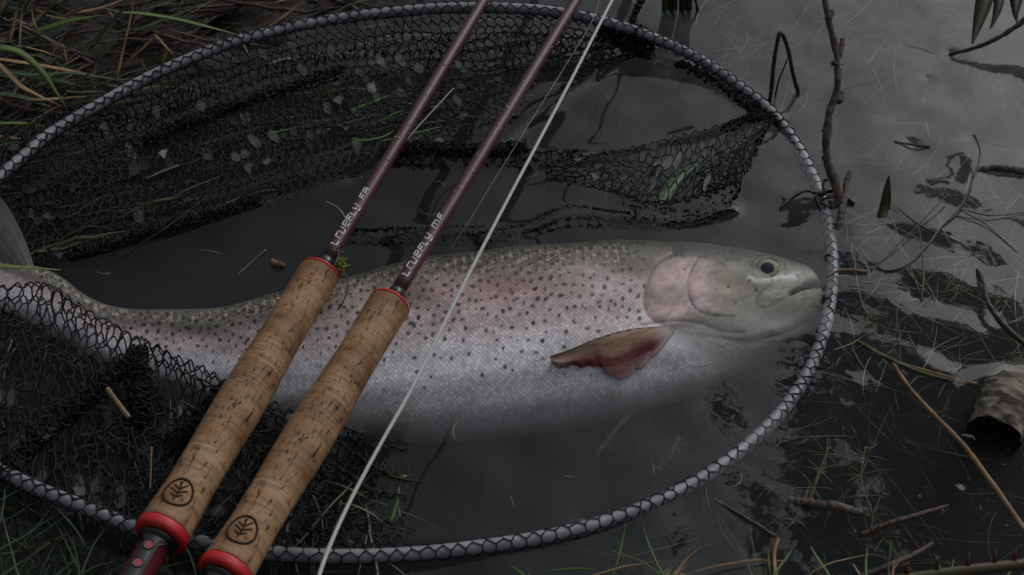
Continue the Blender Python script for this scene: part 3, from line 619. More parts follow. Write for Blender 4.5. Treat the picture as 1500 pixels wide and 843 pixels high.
# mesh over the tail and the near side of the hoop
LL_A = [(-40, 428, 27), (30, 420, 25), (75, 424, 23), (110, 448, 18), (170, 480, 13), (250, 520, 12), (330, 560, 13), (400, 592, 12), (450, 608, 8), (540, 640, 3), (600, 652, 0)]
LL_B = [(-60, 655, 14), (25, 705, 12), (110, 742, 12), (200, 777, 11), (300, 800, 10), (380, 812, 9), (430, 814, 8), (490, 816, 7), (540, 816, 6), (570, 812, 5), (590, 806, 3)]
sheet(LL_A, LL_B, 501, 2.2, .004, sag=.002, crump=0.0014, cell=.0086, r=.00062)
sheet(LL_A[:-1]+[(572, 655, -2)], LL_B[:-2]+[(552, 818, 4)], 541, 3, .004, sag=.010, crump=0.0017, bunch=.6)
LL_C = [(-60, 470, 20), (40, 480, 17), (120, 520, 13), (200, 570, 11), (300, 640, 9), (400, 690, 6), (500, 710, 3), (585, 720, 1)]

# slack mesh outside the hoop
sheet([(-60, 655, 13), (25, 706, 11), (110, 744, 11), (200, 779, 10), (300, 802, 9)], [(-60, 760, 5), (25, 800, 4), (110, 830, 4), (200, 850, 4), (300, 860, 4)], 641, 1.5, .003, crump=0.0011, cell=.0072, r=.00036)
sheet([(-60, 325, 24), (-12, 268, 25), (40, 222, 27), (75, 192, 28), (110, 172, 29)], [(-60, 240, 16), (-10, 215, 17), (30, 190, 18), (70, 168, 20), (100, 160, 24)], 661, 1.5, .003, crump=0.0011)
# the bag under the water, from the belly of the fish to the near side of the hoop
sheet([(600, 655, -24), (740, 650, -26), (860, 640, -28), (960, 610, -28), (1060, 570, -26), (1140, 530, -22), (1200, 470, -16), (1215, 420, -10)], [(585, 800, -2), (700, 796, -3), (830, 774, -4), (940, 740, -6), (1030, 696, -8), (1108, 637, -9), (1163, 576, -9), (1215, 440, -9)], 681, 1.4, .003, sag=.010, crump=0.0011, cell=.0075, r=.00030)
sheet([(1219, 372, -8), (1217, 440, -9), (1199, 511, -8), (1163, 580, -8), (1108, 641, -6), (1030, 700, -5)], [(1240, 372, -16), (1245, 440, -18), (1228, 520, -18), (1190, 592, -16), (1130, 655, -12), (1045, 716, -10)], 691, 1, .002, crump=0.0011, cell=.0075, r=.00028)
# ropes of bunched mesh
def roll_net(pts, rad, seed, turns=4):
    p = PL(pts); nn = [field(seed+k, 3, 2, 10) for k in range(3)]
    def f(U, W_):
        cc = cru(p, np.clip(U, 0, 1)); e = .002; t = cru(p, np.clip(U+e, 0, 1))-cru(p, np.clip(U-e, 0, 1)); t /= np.linalg.norm(t, axis=-1)[..., None]+1e-9
        n = np.cross(t, [0, 0, 1.0]); n /= np.linalg.norm(n, axis=-1)[..., None]+1e-9; b = np.cross(n, t)
        ang = W_*turns*6.283+nn[0](U, W_); rr_ = rad*(.35+.65*W_)*(1+.25*nn[1](U, W_*3)); return cc+rr_[..., None]*(np.cos(ang)[..., None]*n+.8*np.sin(ang)[..., None]*b)+.0012*nn[2](U*3, W_*3)[..., None]
    return net_mesh('netting', f, (length(cr(p, 50)), turns*rad*4.3), .00055, .0052, seed, .18)
roll_net([(206, 512, 22), (170, 545, 20), (120, 588, 18), (70, 630, 16), (25, 672, 15), (-10, 705, 14)], .0062, 701)
roll_net([(200, 512, 21), (206, 545, 19), (206, 580, 15), (200, 625, 10)], .0068, 711)
roll_net([(334, 565, 18), (312, 590, 16), (285, 620, 13), (250, 650, 10)], .0062, 721)
roll_net([(930, 45, 18), (942, 58, 13), (945, 70, 8), (938, 82, 3)], .0085, 731, 3)
roll_net([(1060, 188, 3), (1090, 176, 4), (1115, 172, 3), (1145, 178, 1)], .0042, 741, 3)
roll_net([(210, 205, 17), (300, 168, 18), (400, 135, 17), (500, 100, 18)], .0048, 751, 3)
roll_net([(560, 222, 5), (630, 214, 5), (700, 222, 4), (770, 216, 3)], .0048, 761, 3)
roll_net([(880, 40, 14), (905, 55, 11), (925, 70, 7)], .0070, 771, 3)
roll_net([(100, 375, 3), (180, 352, 4), (280, 322, 4), (380, 290, 4)], .0045, 781, 3)
roll_net([(990, 92, 6), (1030, 108, 5), (1075, 138, 3), (1120, 172, 1)], .0036, 791, 3)

FV = np.concatenate(FILM); FV = FV.mean(1, keepdims=True)*.06+FV*.94; FV = FV[FV[:, :, 2].min(1) > .0008]
kind(mesh('water_film', FV.reshape(-1, 3), np.arange(len(FV)*6).reshape(-1, 6), M['film'], net), 'stuff')
# ------------------------------------------------------------------ the two fly rods
def lathe(prof, sides=48):          # (x, r) profile about the local X axis
    prof = np.array(prof, float); a = np.arange(sides)/sides*6.283185
    V = np.stack([np.repeat(prof[:, :1], sides, 1), prof[:, 1:2]*np.cos(a), prof[:, 1:2]*np.sin(a)], -1).reshape(-1, 3)
    return V, gridF(len(prof), sides, True)[:, ::-1]
GL = {'t': ([[(-.2, .85), (.0, .85), (.0, .0), (.62, 0)]], .85), 'r': ([[(0, 0), (0, .95), (.6, .95)]], .62), 'u': ([[(0, .95), (0, 0), (.62, 0), (.62, .95)]], .85),
      'e': ([[(.62, 0), (0, 0), (0, .95), (.62, .95), (.62, .48), (.05, .48)]], .82), 'f': ([[(0, 0), (0, .95), (.62, .95)], [(0, .48), (.5, .48)]], .72), 'l': ([[(0, .95), (0, 0), (.5, 0)]], .66),
      'y': ([[(0, .95), (0, .3), (.62, .3)], [(.62, .95), (.62, -.2), (.1, -.2)]], .85), 'm': ([[(0, 0), (0, .95), (1.0, .95), (1.0, 0)], [(.5, .95), (.5, .1)]], 1.3), 'a': ([[(0, 0), (0, .95), (.66, .95), (.66, 0)], [(0, .45), (.66, .45)]], .9), ' ': ([], .62)}
def rod(px0, px1, zz, text, label, drops_seed):
    a, b = P(*px0, zz), P(*px1, zz); L = np.linalg.norm(b-a); X_ = (b-a)/L
    view = CAM-(a+b)/2; Zl = view-X_*np.dot(view, X_); Zl /= np.linalg.norm(Zl); Yl = np.cross(Zl, X_)
    o = bpy.data.objects.new('fly_rod', None); COL.objects.link(o); o.empty_display_size = .02
    o.matrix_world = Matrix(np.vstack([np.column_stack([X_, Yl, Zl, a]), [0, 0, 0, 1]]).tolist())
    tag(o, label, 'fishing rod', 'fly rods laid across the landing net')
    s = L                                     # grip from local x = 0 to L
    prof = [(0, .0142), (.06*s, .0138), (.14*s, .0131), (.24*s, .0132), (.34*s, .0138), (.44*s, .0142), (.54*s, .0140), (.64*s, .0132), (.74*s, .0127), (.84*s, .0127), (.93*s, .0129), (s, .0130)]
    pf = cr(np.array(prof), 160); rg = lambda x: np.interp(x, pf[:, 0], pf[:, 1])
    mesh('cork_grip', *lathe(np.vstack([[(0, .002)], pf, [(s, .002)]]), 64), M['cork'], o)
    mesh('end_ring', *lathe([(-.0066, .004), (-.0066, .0124), (-.0062, .0136), (-.0055, .0145), (-.004, .0148), (-.001, .0147), (-.0002, .0144), (-.0002, .004)], 64), M['red_ring'], o)
    mesh('winding_check', *lathe([(s+.0002, .003), (s+.0002, .0130), (s+.0015, .0133), (s+.0025, .0128), (s+.003, .0115), (s+.003, .003)], 64), M['red_ring'], o)
    mesh('ferrule_wrap', *lathe([(s+.003, .001), (s+.003, .0057), (s+.012, .0054), (s+.0148, .0050), (s+.0150, .001)], 40), M['black_gloss'], o)
    xe = .62; rb = lambda x: .0047-.0010*(x-s)/xe
    mesh('blank', *lathe([(s+.0145, .001)]+[(x, rb(x)) for x in np.linspace(s+.0146, s+xe, 60)]+[(s+xe, .0003)], 32), M['blank'], o)
    # reel seat: collar, maroon insert, black skeleton strap with round windows
    mesh('seat_collar', *lathe([(-.0067, .003), (-.0067, .0116), (-.0085, .0112), (-.0098, .0100), (-.0100, .003)], 48), M['black_gloss'], o)
    mesh('seat_insert', *lathe([(-.0095, .002), (-.0096, .0082), (-.11, .0082), (-.1105, .002)], 40), M['insert'], o)
    def strap(phi0, wid):
        xs_ = np.linspace(-.0090, -.11, 60); wv = wid+.6*smooth(-.0145, -.0090, xs_)
        q = np.linspace(-1, 1, 13); PH = phi0+q[None]*wv[:, None]; rr_ = .0098-.0007*np.abs(q[None])**4+0*PH
        top_ = np.stack([np.repeat(xs_[:, None], 13, 1), np.sin(PH)*rr_, np.cos(PH)*rr_], -1); ctr = np.stack([np.repeat(xs_[:, None], 13, 1), np.sin(PH)*.0080, np.cos(PH)*.0080], -1)
        VV = np.vstack([top_.reshape(-1, 3), ctr.reshape(-1, 3)]); f = gridF(60, 13); nn = 780
        pr = np.r_[np.arange(60)*13, 59*13+np.arange(1, 13), np.arange(58, -1, -1)*13+12, np.arange(11, 0, -1)]; k = np.arange(len(pr))
        return VV, np.vstack([f[:, ::-1], f+nn, np.stack([pr, pr+nn, pr[(k+1) % len(pr)]+nn, pr[(k+1) % len(pr)]], -1)])
    st_ = mesh('seat_strap', *join(strap(.30, .46), strap(.30+math.pi, .46)), M['black_frame'], o)
    for kx in (-.0165, -.0280, -.0395):
        aa = np.arange(24)/24*6.283; ph = .30; cn = np.array([0, math.sin(ph), math.cos(ph)]); tn = np.array([0, math.cos(ph), -math.sin(ph)])
        ring = np.array([kx, 0, 0])+cn*.0099+.0028*(np.cos(aa)[:, None]*np.array([1.0, 0, 0])+np.sin(aa)[:, None]*tn)
        mesh('window_rim', *tube(ring, .00045, 8, True), M['black_gloss'], st_)
        disc = np.vstack([ring*[1, 1, 1]+cn*.0001]); mesh('window_inlay', disc, np.arange(24)[None], M['pink'], st_, smooth_=False)
    # lettering along the blank, following its round
    def wrap(pts, xo, yo, sx, sy, rad, rr_, sides=6):
        out = []
        for pl in pts:
            pl = np.array(pl, float); q = [pl[:1]]
            for i in range(len(pl)-1): q.append(pl[i]+(pl[i+1]-pl[i])*np.linspace(0, 1, 9)[1:, None])
            q = np.vstack(q); qs = q.copy()
            qs[1:-1] = (q[:-2]+2*q[1:-1]+q[2:])/4
            x = xo+sx*(qs[:, 0]+.28*qs[:, 1]*(sides == 6)); y = yo+sy*qs[:, 1]; rd = rad(x); phi = y/rd
            out.append(tube(np.stack([x, np.sin(phi)*rd, np.cos(phi)*rd], -1), rr_, sides))
        return out
    tx, xo = [], s+.024
    for ch in text:
        g_, wd = GL[ch]; tx += wrap(g_, xo, -.0002, .0066, .0043, rb, .00050); xo += .0066*(wd+.13)
    mesh('lettering', *join(*tx), M['letter'], o)
    # burnt emblem on the cork: an egg-shaped ring round a branching leaf
    an = np.linspace(0, 2*math.pi, 60); egg = [list(zip(np.cos(an)*1.04, (1-.08*np.cos(an))*np.sin(an)))]
    leaf = [[(-.62, .04), (-.3, .0), (.1, -.02), (.42, .04)], [(-.42, .0), (-.22, .40)], [(-.40, .0), (-.12, -.36)], [(-.12, .0), (.14, .55)], [(-.1, -.02), (.28, -.52)], [(.18, .0), (.42, .46)], [(.22, .0), (.66, -.36)], [(.42, .04), (.74, .16)]]
    em = wrap(egg, .066*s+.003, .0042, .0082, .0080, rg, .00072, 7)+wrap(leaf, .066*s+.003, .0042, .0090, .0086, rg, .00052, 7)
    mesh('emblem', *join(*em), M['burn'], o)
    # beads of water on the blank
    r = np.random.default_rng(drops_seed); dr = []
    for _ in range(15):
        x = s+.03+r.random()**.8*.30; ph = r.normal(.1, .8); rd = rb(x); rz = r.uniform(.0005, .0013)
        la = np.linspace(.05, math.pi-.05, 7); lo = np.arange(10)/10*6.283; sp_ = np.stack([np.sin(la)[:, None]*np.cos(lo)*1.25, np.sin(la)[:, None]*np.sin(lo), np.cos(la)[:, None]+0*lo], -1)*rz
        cn = np.array([0, math.sin(ph), math.cos(ph)]); tn = np.array([0, math.cos(ph), -math.sin(ph)])
        vv = np.array([x, 0, 0])+cn*(rd-rz*.25)+sp_[..., :1]*np.array([1., 0, 0])+sp_[..., 1:2]*tn+sp_[..., 2:]*cn*.75
        dr.append((vv.reshape(-1, 3), gridF(7, 10, True)))
    kind(mesh('water_beads', *join(*dr), M['drop'], o), 'stuff')
    return o
M['drop'] = mat('water_bead', (.10, .022, .028), .04, .8, coat=.6)
rod((241, 776), (466, 403), .046, 'truefly fa', 'maroon fly rod lettered FA, its upper grip end beside the moss sprig', 1)
rod((334, 832), (569, 449), .046, 'truefly mf', 'maroon fly rod lettered MF, lying beside the pale fly line', 2)

def cord(name, pts, r, m, label, cat, sides=8, n=160, group=None):
    return tag(mesh(name, *tube(cr(PL(pts), n), r, sides), m), label, cat, group)
cord('fly_line', [(925, -50, 52), (897, 0, 52), (830, 130, 52), (745, 290, 51), (680, 415, 50), (640, 495, 49), (600, 575, 47), (555, 655, 46), (515, 730, 45), (485, 795, 45), (466, 850, 45), (462, 900, 45)], .00118, M['line'], 'thick pale fly line stretched over the trout beside the rods', 'fishing line')
cord('leader', [(880, -10, 50), (868, 30, 50), (820, 110, 48), (770, 190, 46), (720, 270, 42), (690, 320, 38), (660, 365, 30)], .00022, M['mono'], 'hair-thin clear leader crossing the water between the rod and fly line', 'fishing line', 5)
cord('leader', [(664, 130, 45), (600, 200, 44), (545, 270, 43), (500, 340, 42), (468, 396, 41)], .00055, M['mono'], 'grey leader running along the blank of the rod lettered FA', 'fishing line', 6)

# ------------------------------------------------------------------ grass and sedge
def blade_obj(name, pts, wmm, m, parent=None, n=26, fold=.4, tw=0.0, tp=None):
    p = cr(PL(pts), n); return mesh(name, *blade(p, wmm/1000*(taper(n) if tp is None else tp), fold, tw), m, parent)
tuft = thing('sedge_tuft', 'tuft of green and straw-coloured sedge blades on the muddy bank behind the hoop', 'sedge', tuple(P(60, 40, 0)))
for pts, wmm, m in [
    ([(-30, 72, 45), (0, 71, 48), (30, 79, 44), (60, 105, 34), (85, 140, 22), (104, 168, 12)], 4.2, 'green'), ([(-20, 86, 25), (0, 88, 26), (60, 97, 22), (130, 110, 16), (186, 121, 10)], 2.8, 'tan'),
    ([(-20, 84, 42), (0, 98, 38), (25, 123, 30), (42, 134, 26), (92, 157, 16)], 3.4, 'tan'), ([(5, 102, 16), (40, 112, 16), (90, 121, 14), (152, 135, 10)], 4.0, 'green2'), ([(40, 52, 12), (75, 40, 22), (115, 29, 30), (160, 21, 34)], 3.8, 'green'),
    ([(168, 19, 30), (210, 22, 32), (255, 29, 28), (310, 42, 20), (372, 57, 10)], 4.4, 'green'), ([(128, 78, 12), (150, 50, 24), (172, 25, 38), (200, -10, 55)], 3.6, 'green2'), ([(171, 116, 8), (180, 75, 20), (188, 40, 32), (199, -10, 45)], 1.6, 'tan'),
    ([(64, 99, 10), (80, 75, 18), (99, 44, 28)], 1.7, 'tan'), ([(-10, 138, 14), (30, 144, 13), (86, 161, 9)], 4.2, 'green2'), ([(-10, 147, 12), (60, 147, 12), (110, 143, 10), (160, 139, 8)], 2.4, 'tan'), ([(44, 44, 10), (62, 26, 22), (92, -12, 48)], 4.2, 'green'),
    ([(2, 30, 12), (14, 4, 30), (22, -15, 40)], 3.6, 'green'), ([(30, 28, 12), (40, 8, 24), (52, -15, 40)], 3.6, 'green2'), ([(12, 70, 10), (18, 45, 18), (24, 15, 28), (27, -10, 38)], 2.2, 'tan'), ([(-10, 182, 14), (30, 182, 12), (76, 187, 9)], 3.0, 'green'),
    ([(370, 56, 10), (400, 36, 18), (430, 14, 24), (458, -10, 30)], 2.4, 'tan'), ([(136, 121, 8), (139, 100, 14), (141, 86, 20)], 1.4, 'tan'), ([(120, 125, 8), (134, 117, 10), (145, 108, 12)], 1.4, 'tan'), ([(190, 50, 10), (240, 30, 18), (300, 5, 26)], 3.0, 'green2'),
    ([(150, 12, 22), (190, 20, 16), (240, 8, 20), (290, 3, 22)], 3.2, 'green2'), ([(158, 15, 30), (164, 28, 26), (160, 48, 18), (150, 62, 10)], 2.2, 'tan'), ([(-10, 200, 10), (10, 202, 9), (45, 206, 7)], 2.2, 'tan'), ([(225, 50, 14), (236, 62, 12), (258, 86, 8)], 1.8, 'tan'),
    ([(180, 95, 6), (205, 75, 12), (232, 48, 18)], 1.8, 'tan'), ([(92, 65, 8), (98, 90, 12), (101, 102, 10)], 1.4, 'tan'), ([(0, 20, 20), (6, 5, 26), (12, -15, 34)], 3.0, 'tan'), ([(60, 55, 10), (48, 30, 24), (46, 0, 44)], 2.2, 'tan'),
    ([(228, 90, 4), (229, 82, 8), (231, 74, 12)], 3.4, 'green'), ([(238, 92, 4), (242, 82, 8), (246, 74, 11)], 2.2, 'moss'), ([(56, 120, 8), (70, 108, 10), (82, 95, 14)], 3.0, 'green2'), ([(110, 20, 12), (150, 12, 18), (200, -8, 26)], 2.6, 'tan')]:
    blade_obj('blade', pts, wmm*1.3, M[m], tuft, tw=rng.uniform(-.3, .3))
def litter(n, region, zlo, zhi, lens, wds, seed, ang=(0, 6.28), curv=.3, tp=True):
    r = np.random.default_rng(seed); out = []
    while len(out) < n:
        px, py = r.uniform(region[0], region[2]), r.uniform(region[1], region[3])
        if region[4](px, py) is False: continue
        c0_ = P(px, py, r.uniform(zlo, zhi)); a0 = r.uniform(*ang); L = r.uniform(*lens); s = np.linspace(-.5, .5, 9); th_ = a0+curv*r.normal()*s*2
        step = L/8*np.stack([np.cos(th_), np.sin(th_), r.normal(0, .12)+r.normal(0, .15, 9)], -1); p = c0_+np.cumsum(step, 0)-step.sum(0)/2
        p[:, 2] = np.clip(p[:, 2], zlo-.006, None); out.append(blade(p, r.uniform(*wds)*taper(9, e0=.5), r.uniform(.1, .5), r.uniform(-.6, .6)))
    return join(*out)
def above(px, py):                  # behind the far side of the hoop
    return bool(py < np.interp(px, [-60, -12, 75, 160, 250, 360, 480, 600], [300, 262, 188, 138, 90, 48, 20, 4]))
def inside(px, py):                 # within the hoop, far side
    return bool(np.interp(px, [-60, 75, 250, 480, 700, 900], [320, 200, 100, 35, 15, 40]) < py < np.interp(px, [-60, 90, 250, 400, 560, 720, 870], [395, 375, 335, 285, 220, 195, 105]))
kind(tag(mesh('dead_leaf_litter', *litter(420, (-120, -140, 620, 280, above), -.001, .012, (.03, .13), (.0015, .0055), 21, ang=(-.6, 1.2)), M['brown']), 'dark rotting sedge leaves matted over the bank', 'leaf litter'), 'stuff')
kind(tag(mesh('bank_grass', *litter(55, (-120, -140, 560, 230, above), .002, .020, (.03, .14), (.0012, .0036), 22, ang=(-.5, 1.4)), M['green2']), 'thin green grass growing through the litter on the bank', 'grass'), 'stuff')
kind(tag(mesh('straw_litter', *litter(50, (-120, -140, 560, 230, above), .002, .018, (.02, .09), (.0008, .0022), 23, ang=(-.8, 2.2)), M['tan']), 'scattered straw-coloured stalks lying on the bank', 'straw'), 'stuff')
kind(tag(mesh('drowned_grass', *litter(190, (-60, 20, 900, 390, inside), -.012, .006, (.03, .12), (.001, .0038), 24, ang=(.1, .8)), M['darkgreen']), 'dark drowned grass under the far side of the netting', 'grass'), 'stuff')
kind(tag(mesh('green_drowned_grass', *litter(34, (200, 80, 640, 200, inside), .002, .010, (.03, .09), (.001, .0028), 25, ang=(.2, .6)), M['green']), 'green grass pressed flat under the netting', 'grass'), 'stuff')
def lowl(px, py): return bool(py > np.interp(px, [-60, 100, 330, 600], [470, 520, 610, 690]) and py < 860)
kind(tag(mesh('trampled_grass', *litter(170, (-60, 470, 580, 860, lowl), -.010, .008, (.02, .09), (.0009, .003), 26), M['darkgreen']), 'dark trampled grass under the near netting', 'grass'), 'stuff')
def corner(px, py): return bool(py > np.interp(px, [-60, 25, 200, 340], [700, 730, 800, 850]))
kind(tag(mesh('corner_grass', *litter(60, (-80, 700, 320, 900, corner), -.002, .020, (.02, .09), (.0006, .0016), 27, ang=(.5, 2.6)), M['green2']), 'fine green grass outside the hoop below the reel seats', 'grass'), 'stuff')

# ------------------------------------------------------------------ pond weed and floating bits
def strands(n, box, zr, lens, rad, seed, ang=(0, 6.28), curv=.5, keep=None):
    r = np.random.default_rng(seed); out = []
    while len(out) < n:
        px, py = r.uniform(box[0], box[2]), r.uniform(box[1], box[3])
        if keep and not keep(px, py): continue
        c0_ = P(px, py, r.uniform(*zr)); a0 = r.uniform(*ang); L = r.uniform(*lens)*r.uniform(.5, 1); s = np.linspace(-.5, .5, 10); th_ = a0+curv*r.normal()*s*2
        st_ = L/9*np.stack([np.cos(th_), np.sin(th_), r.normal(0, .08)+0*s], -1); p = c0_+np.cumsum(st_, 0)-st_.sum(0)/2; p[:, 2] = np.minimum(p[:, 2], .0004)
        out.append(tube(p, r.uniform(*rad)*taper(10, e0=.5, e1=.3), 5))
    return join(*out)
def outside(px, py):
    e = np.interp(py, [-20, 60, 130, 180, 300, 400, 510, 640, 740, 800, 860], [880, 970, 1100, 1150, 1220, 1235, 1215, 1125, 960, 780, 600]); return bool(px > e+10)
kind(tag(mesh('pond_weed', *strands(360, (900, -40, 1540, 560), (-.022, -.001), (.02, .08), (.00022, .00045), 41, curv=.22, keep=outside), M['weed']), 'pale thread-like pond weed drifting just under the open water', 'pond weed'), 'stuff')
kind(tag(mesh('pond_weed', *strands(170, (820, 440, 1540, 880), (-.028, -.001), (.02, .09), (.00022, .0005), 42, curv=.3, keep=outside), M['weed_green']), 'tangled green pond weed in the dark water outside the hoop', 'pond weed'), 'stuff')
kind(tag(mesh('pond_weed', *strands(70, (120, 90, 1150, 780), (-.008, -.0005), (.008, .03), (.0002, .0004), 43), M['weed']), 'fine pale plant threads floating inside the hoop', 'pond weed'), 'stuff')
def shore(px, py): return bool(py > 815+max(0, px-1000)*.03)
kind(tag(mesh('shore_grass', *litter(34, (780, 780, 1540, 900, shore), -.004, .012, (.02, .07), (.0006, .0018), 44), M['tan']), 'dry bleached grass along the near shore', 'grass'), 'stuff')
kind(tag(mesh('shore_grass', *litter(36, (780, 780, 1540, 900, shore), -.002, .02, (.02, .07), (.0006, .0016), 45), M['green']), 'short green grass along the near shore', 'grass'), 'stuff')
# sprigs of weed: whorls of fine leaves on a stem
def sprig(stem, label, m='weed_green', wl=.016, seed=0, n=5):
    o = thing('weed_sprig', label, 'weed sprig', tuple(P(stem[0][0], stem[0][1], stem[0][2]/1000))); p = cr(PL(stem), 40); r = np.random.default_rng(seed)
    mesh('stem', *tube(p, .0005, 6), M[m], o)
    for k in range(n):
        c0_ = p[int((k+.5)/n*39)]
        for q in range(6):
            a0 = q/6*6.283+r.normal()*.3; e = c0_+wl*r.uniform(.6, 1.1)*np.array([math.cos(a0), math.sin(a0), r.normal()*.12]); mid_ = (c0_+e)/2+np.array([0, 0, .001])
            mesh('leaf', *tube(cr(np.array([c0_, mid_, e]), 8), .00042*taper(8, e0=.8, e1=.3), 5), M[m], o)
sprig([(1160, 770, -3), (1190, 720, -2), (1200, 690, -1), (1215, 655, 0)], 'green whorled weed sprig tangled below the hoop', seed=1)
sprig([(1300, 800, -3), (1275, 750, -2), (1262, 700, -1), (1268, 655, -1)], 'green whorled weed sprig between the two lower sticks', seed=2)
sprig([(1275, 490, -4), (1278, 475, -2), (1268, 455, -2)], 'small weed sprig beside the amber stems', wl=.012, seed=3, n=3)
sprig([(1470, 440, -4), (1420, 425, -2), (1380, 410, -2)], 'feathery weed sprig under the bent brown root', wl=.012, seed=4, n=4)
sprig([(960, 690, -8), (985, 665, -6), (995, 640, -4)], 'faint weed sprig sunk inside the hoop', wl=.010, seed=5, n=3)

# ------------------------------------------------------------------ twigs, stems, leaves and the log
def stick(name, pts, r0, r1, m, label, cat='twig', amp=.18, seed=0, sides=12, group=None):
    p = cr(PL(pts), 90); return tag(mesh(name, *lumpy(p, np.linspace(r0, r1, 90), sides, amp, seed), m), label, cat, group)
o = thing('twig', 'tall knobbly grey twig with lichen standing in open water right of the hoop', 'twig', tuple(P(1232, 345, -.01)))
tw = [(1234, 320, -12), (1231, 300, 0), (1224, 270, 10), (1213, 235, 22), (1211, 200, 34), (1215, 165, 46), (1226, 130, 58), (1227, 95, 70), (1221, 60, 82), (1213, 25, 94), (1204, -20, 110)]
p = cr(PL(tw), 160); mesh('stem', *lumpy(p, np.linspace(.0034, .0020, 160), 14, .22, 5, 9), M['twig'], o)
for a, b in [((1226, 85, 72), (1235, 56, 80)), ((1227, 150, 51), (1233, 136, 54)), ((1210, 197, 34), (1208, 188, 37)), ((1213, 28, 93), (1218, 16, 96)), ((1209, 235, 22), (1206, 228, 25)), ((1223, 96, 70), (1219, 90, 72))]:
    q = cr(PL([a, ((a[0]+b[0])/2+1, (a[1]+b[1])/2, (a[2]+b[2])/2), b]), 14); mesh('side_bud', *lumpy(q, np.linspace(.0026, .0017, 14), 10, .2, 8), M['twig'], o)
rl = np.random.default_rng(3); lv = []
for _ in range(40):
    k = rl.integers(5, 150); c0_ = p[k]+rl.normal(0, .0022, 3); e = rl.normal(0, .0009, (3, 3)); lv.append((np.vstack([c0_+e, c0_-e[0]]), np.array([[0, 1, 2, 3]])))
mesh('lichen', *join(*lv), M['lichen'], o)
stick('twig', [(1246, 250, 12), (1240, 268, 9), (1237, 290, 5), (1232, 315, 2), (1229, 342, -3)], .0018, .0028, M['twig'], 'short grey stub standing against the foot of the tall twig', seed=12)
o = thing('twig', 'crooked black twig lying across the submerged right side of the hoop', 'twig', tuple(P(1180, 285, 0)))
mesh('stem', *lumpy(cr(PL([(1143, 306, 1), (1158, 291, 3), (1180, 280, 4), (1200, 284, 3), (1222, 280, 3), (1250, 300, 1)]), 50), np.linspace(.0010, .0022, 50), 9, .3, 14), M['blackstem'], o)
mesh('side_shoot', *lumpy(cr(PL([(1196, 283, 3), (1197, 295, 2), (1203, 306, 1)]), 16), np.linspace(.0011, .0006, 16), 8, .2, 15), M['blackstem'], o)
mesh('side_shoot', *lumpy(cr(PL([(1208, 283, 3), (1206, 268, 6), (1213, 262, 8)]), 16), np.linspace(.0016, .0010, 16), 8, .3, 16), M['blackstem'], o)
o = thing('bent_reed', 'brown broken reed bent in a sharp arch rising from the water beside the hoop', 'reed stem', tuple(P(1130, 148, 0)))
mesh('stem', *lumpy(cr(PL([(1127, 152, -6), (1130, 130, 8), (1134, 90, 30), (1140, 55, 50), (1143, 49, 53), (1149, 56, 50), (1156, 80, 36), (1162, 110, 18), (1169, 134, 0), (1170, 142, -8)]), 110), .0016, 10, .12, 17), M['twig_brown'], o)
mesh('side_shoot', *lumpy(cr(PL([(1136, 140, 0), (1141, 118, 14), (1150, 96, 27), (1153, 86, 33)]), 30), np.linspace(.0008, .0006, 30), 8, .15, 18), M['twig_brown'], o)
stick('twig', [(1384, 82, -6), (1400, 78, 2), (1440, 66, 10), (1475, 48, 18), (1510, 22, 28), (1560, -20, 45)], .0013, .0028, M['twig_brown'], 'smooth brown twig dipping into the pale water under the mirrored leaves', seed=21)
stick('twig', [(1300, 112, -8), (1240, 130, -12), (1190, 150, -16)], .0012, .0006, M['twig_brown'], 'faint sunken continuation of the brown twig', seed=22)
o = thing('mirrored_leaves', 'cluster of dark pointed leaves standing in for a leaf reflection on the pale water', 'leaf reflection', tuple(P(1450, -20, .09)))  # solid leaves added in place of a leaf reflection on the water
def leaf(pts, wmm, m, parent, shape=.45):
    n = 24; u = np.linspace(0, 1, n); wv = np.sin(math.pi*u**shape)**.8*.95+.05; return blade_obj('leaf', pts, wmm, m, parent, n, .25, tp=wv)
leaf([(1448, -30, 92), (1442, 0, 85), (1434, 30, 78), (1424, 66, 70)], 13, M['darkgreen'], o)
leaf([(1460, -30, 92), (1463, 0, 86), (1458, 25, 80), (1450, 44, 75)], 9, M['darkgreen'], o)
leaf([(1496, -40, 90), (1490, -10, 85), (1487, 15, 80), (1489, 33, 75)], 14, M['brown'], o)
mesh('stem', *tube(cr(PL([(1446, -28, 92), (1470, -45, 94), (1500, -70, 98)]), 20), .0014, 8), M['green'], o)
o = thing('flag_leaf_shoot', 'broad green flag leaf base standing in the water behind the hoop', 'water plant', tuple(P(1000, 18, 0)))
for x, m, wmm in [(975, 'green', 6.5), (986, 'green2', 7), (1000, 'brown', 6.5), (1009, 'twig_brown', 5)]:
    blade_obj('leaf_base', [(x, 22, -10), (x, 16, 0), (x+1, -20, 26), (x+2, -70, 60)], wmm, M[m], o, tp=np.ones(26), tw=math.pi/2)
stick('thorny_twig', [(1024, 22, -4), (1020, 6, 6), (1016, -20, 22), (1018, -50, 40)], .0012, .0016, M['blackstem'], 'dark thorny stem beside the green flag leaf', seed=23)
stick('reed_stem', [(925, 34, -2), (934, 12, 10), (948, -16, 24)], .0030, .0034, M['brown'], 'broad brown reed stalk behind the top of the hoop', 'reed stem', seed=24)
o = tag(mesh('pointed_leaf', *blade(cr(PL([(1291, 322, -2), (1296, 305, 1), (1299, 285, 9), (1302, 258, 20)]), 20), .0072*np.sin(math.pi*np.linspace(.12, .97, 20)**.8)**.8, .4, .2), M['reddish']), 'small upright pointed leaf poking from the water right of the twig stub', 'leaf')
o = thing('black_stem', 'thin branching black stem floating on the dark water beyond the hoop', 'plant stem', tuple(P(1350, 360, 0)))
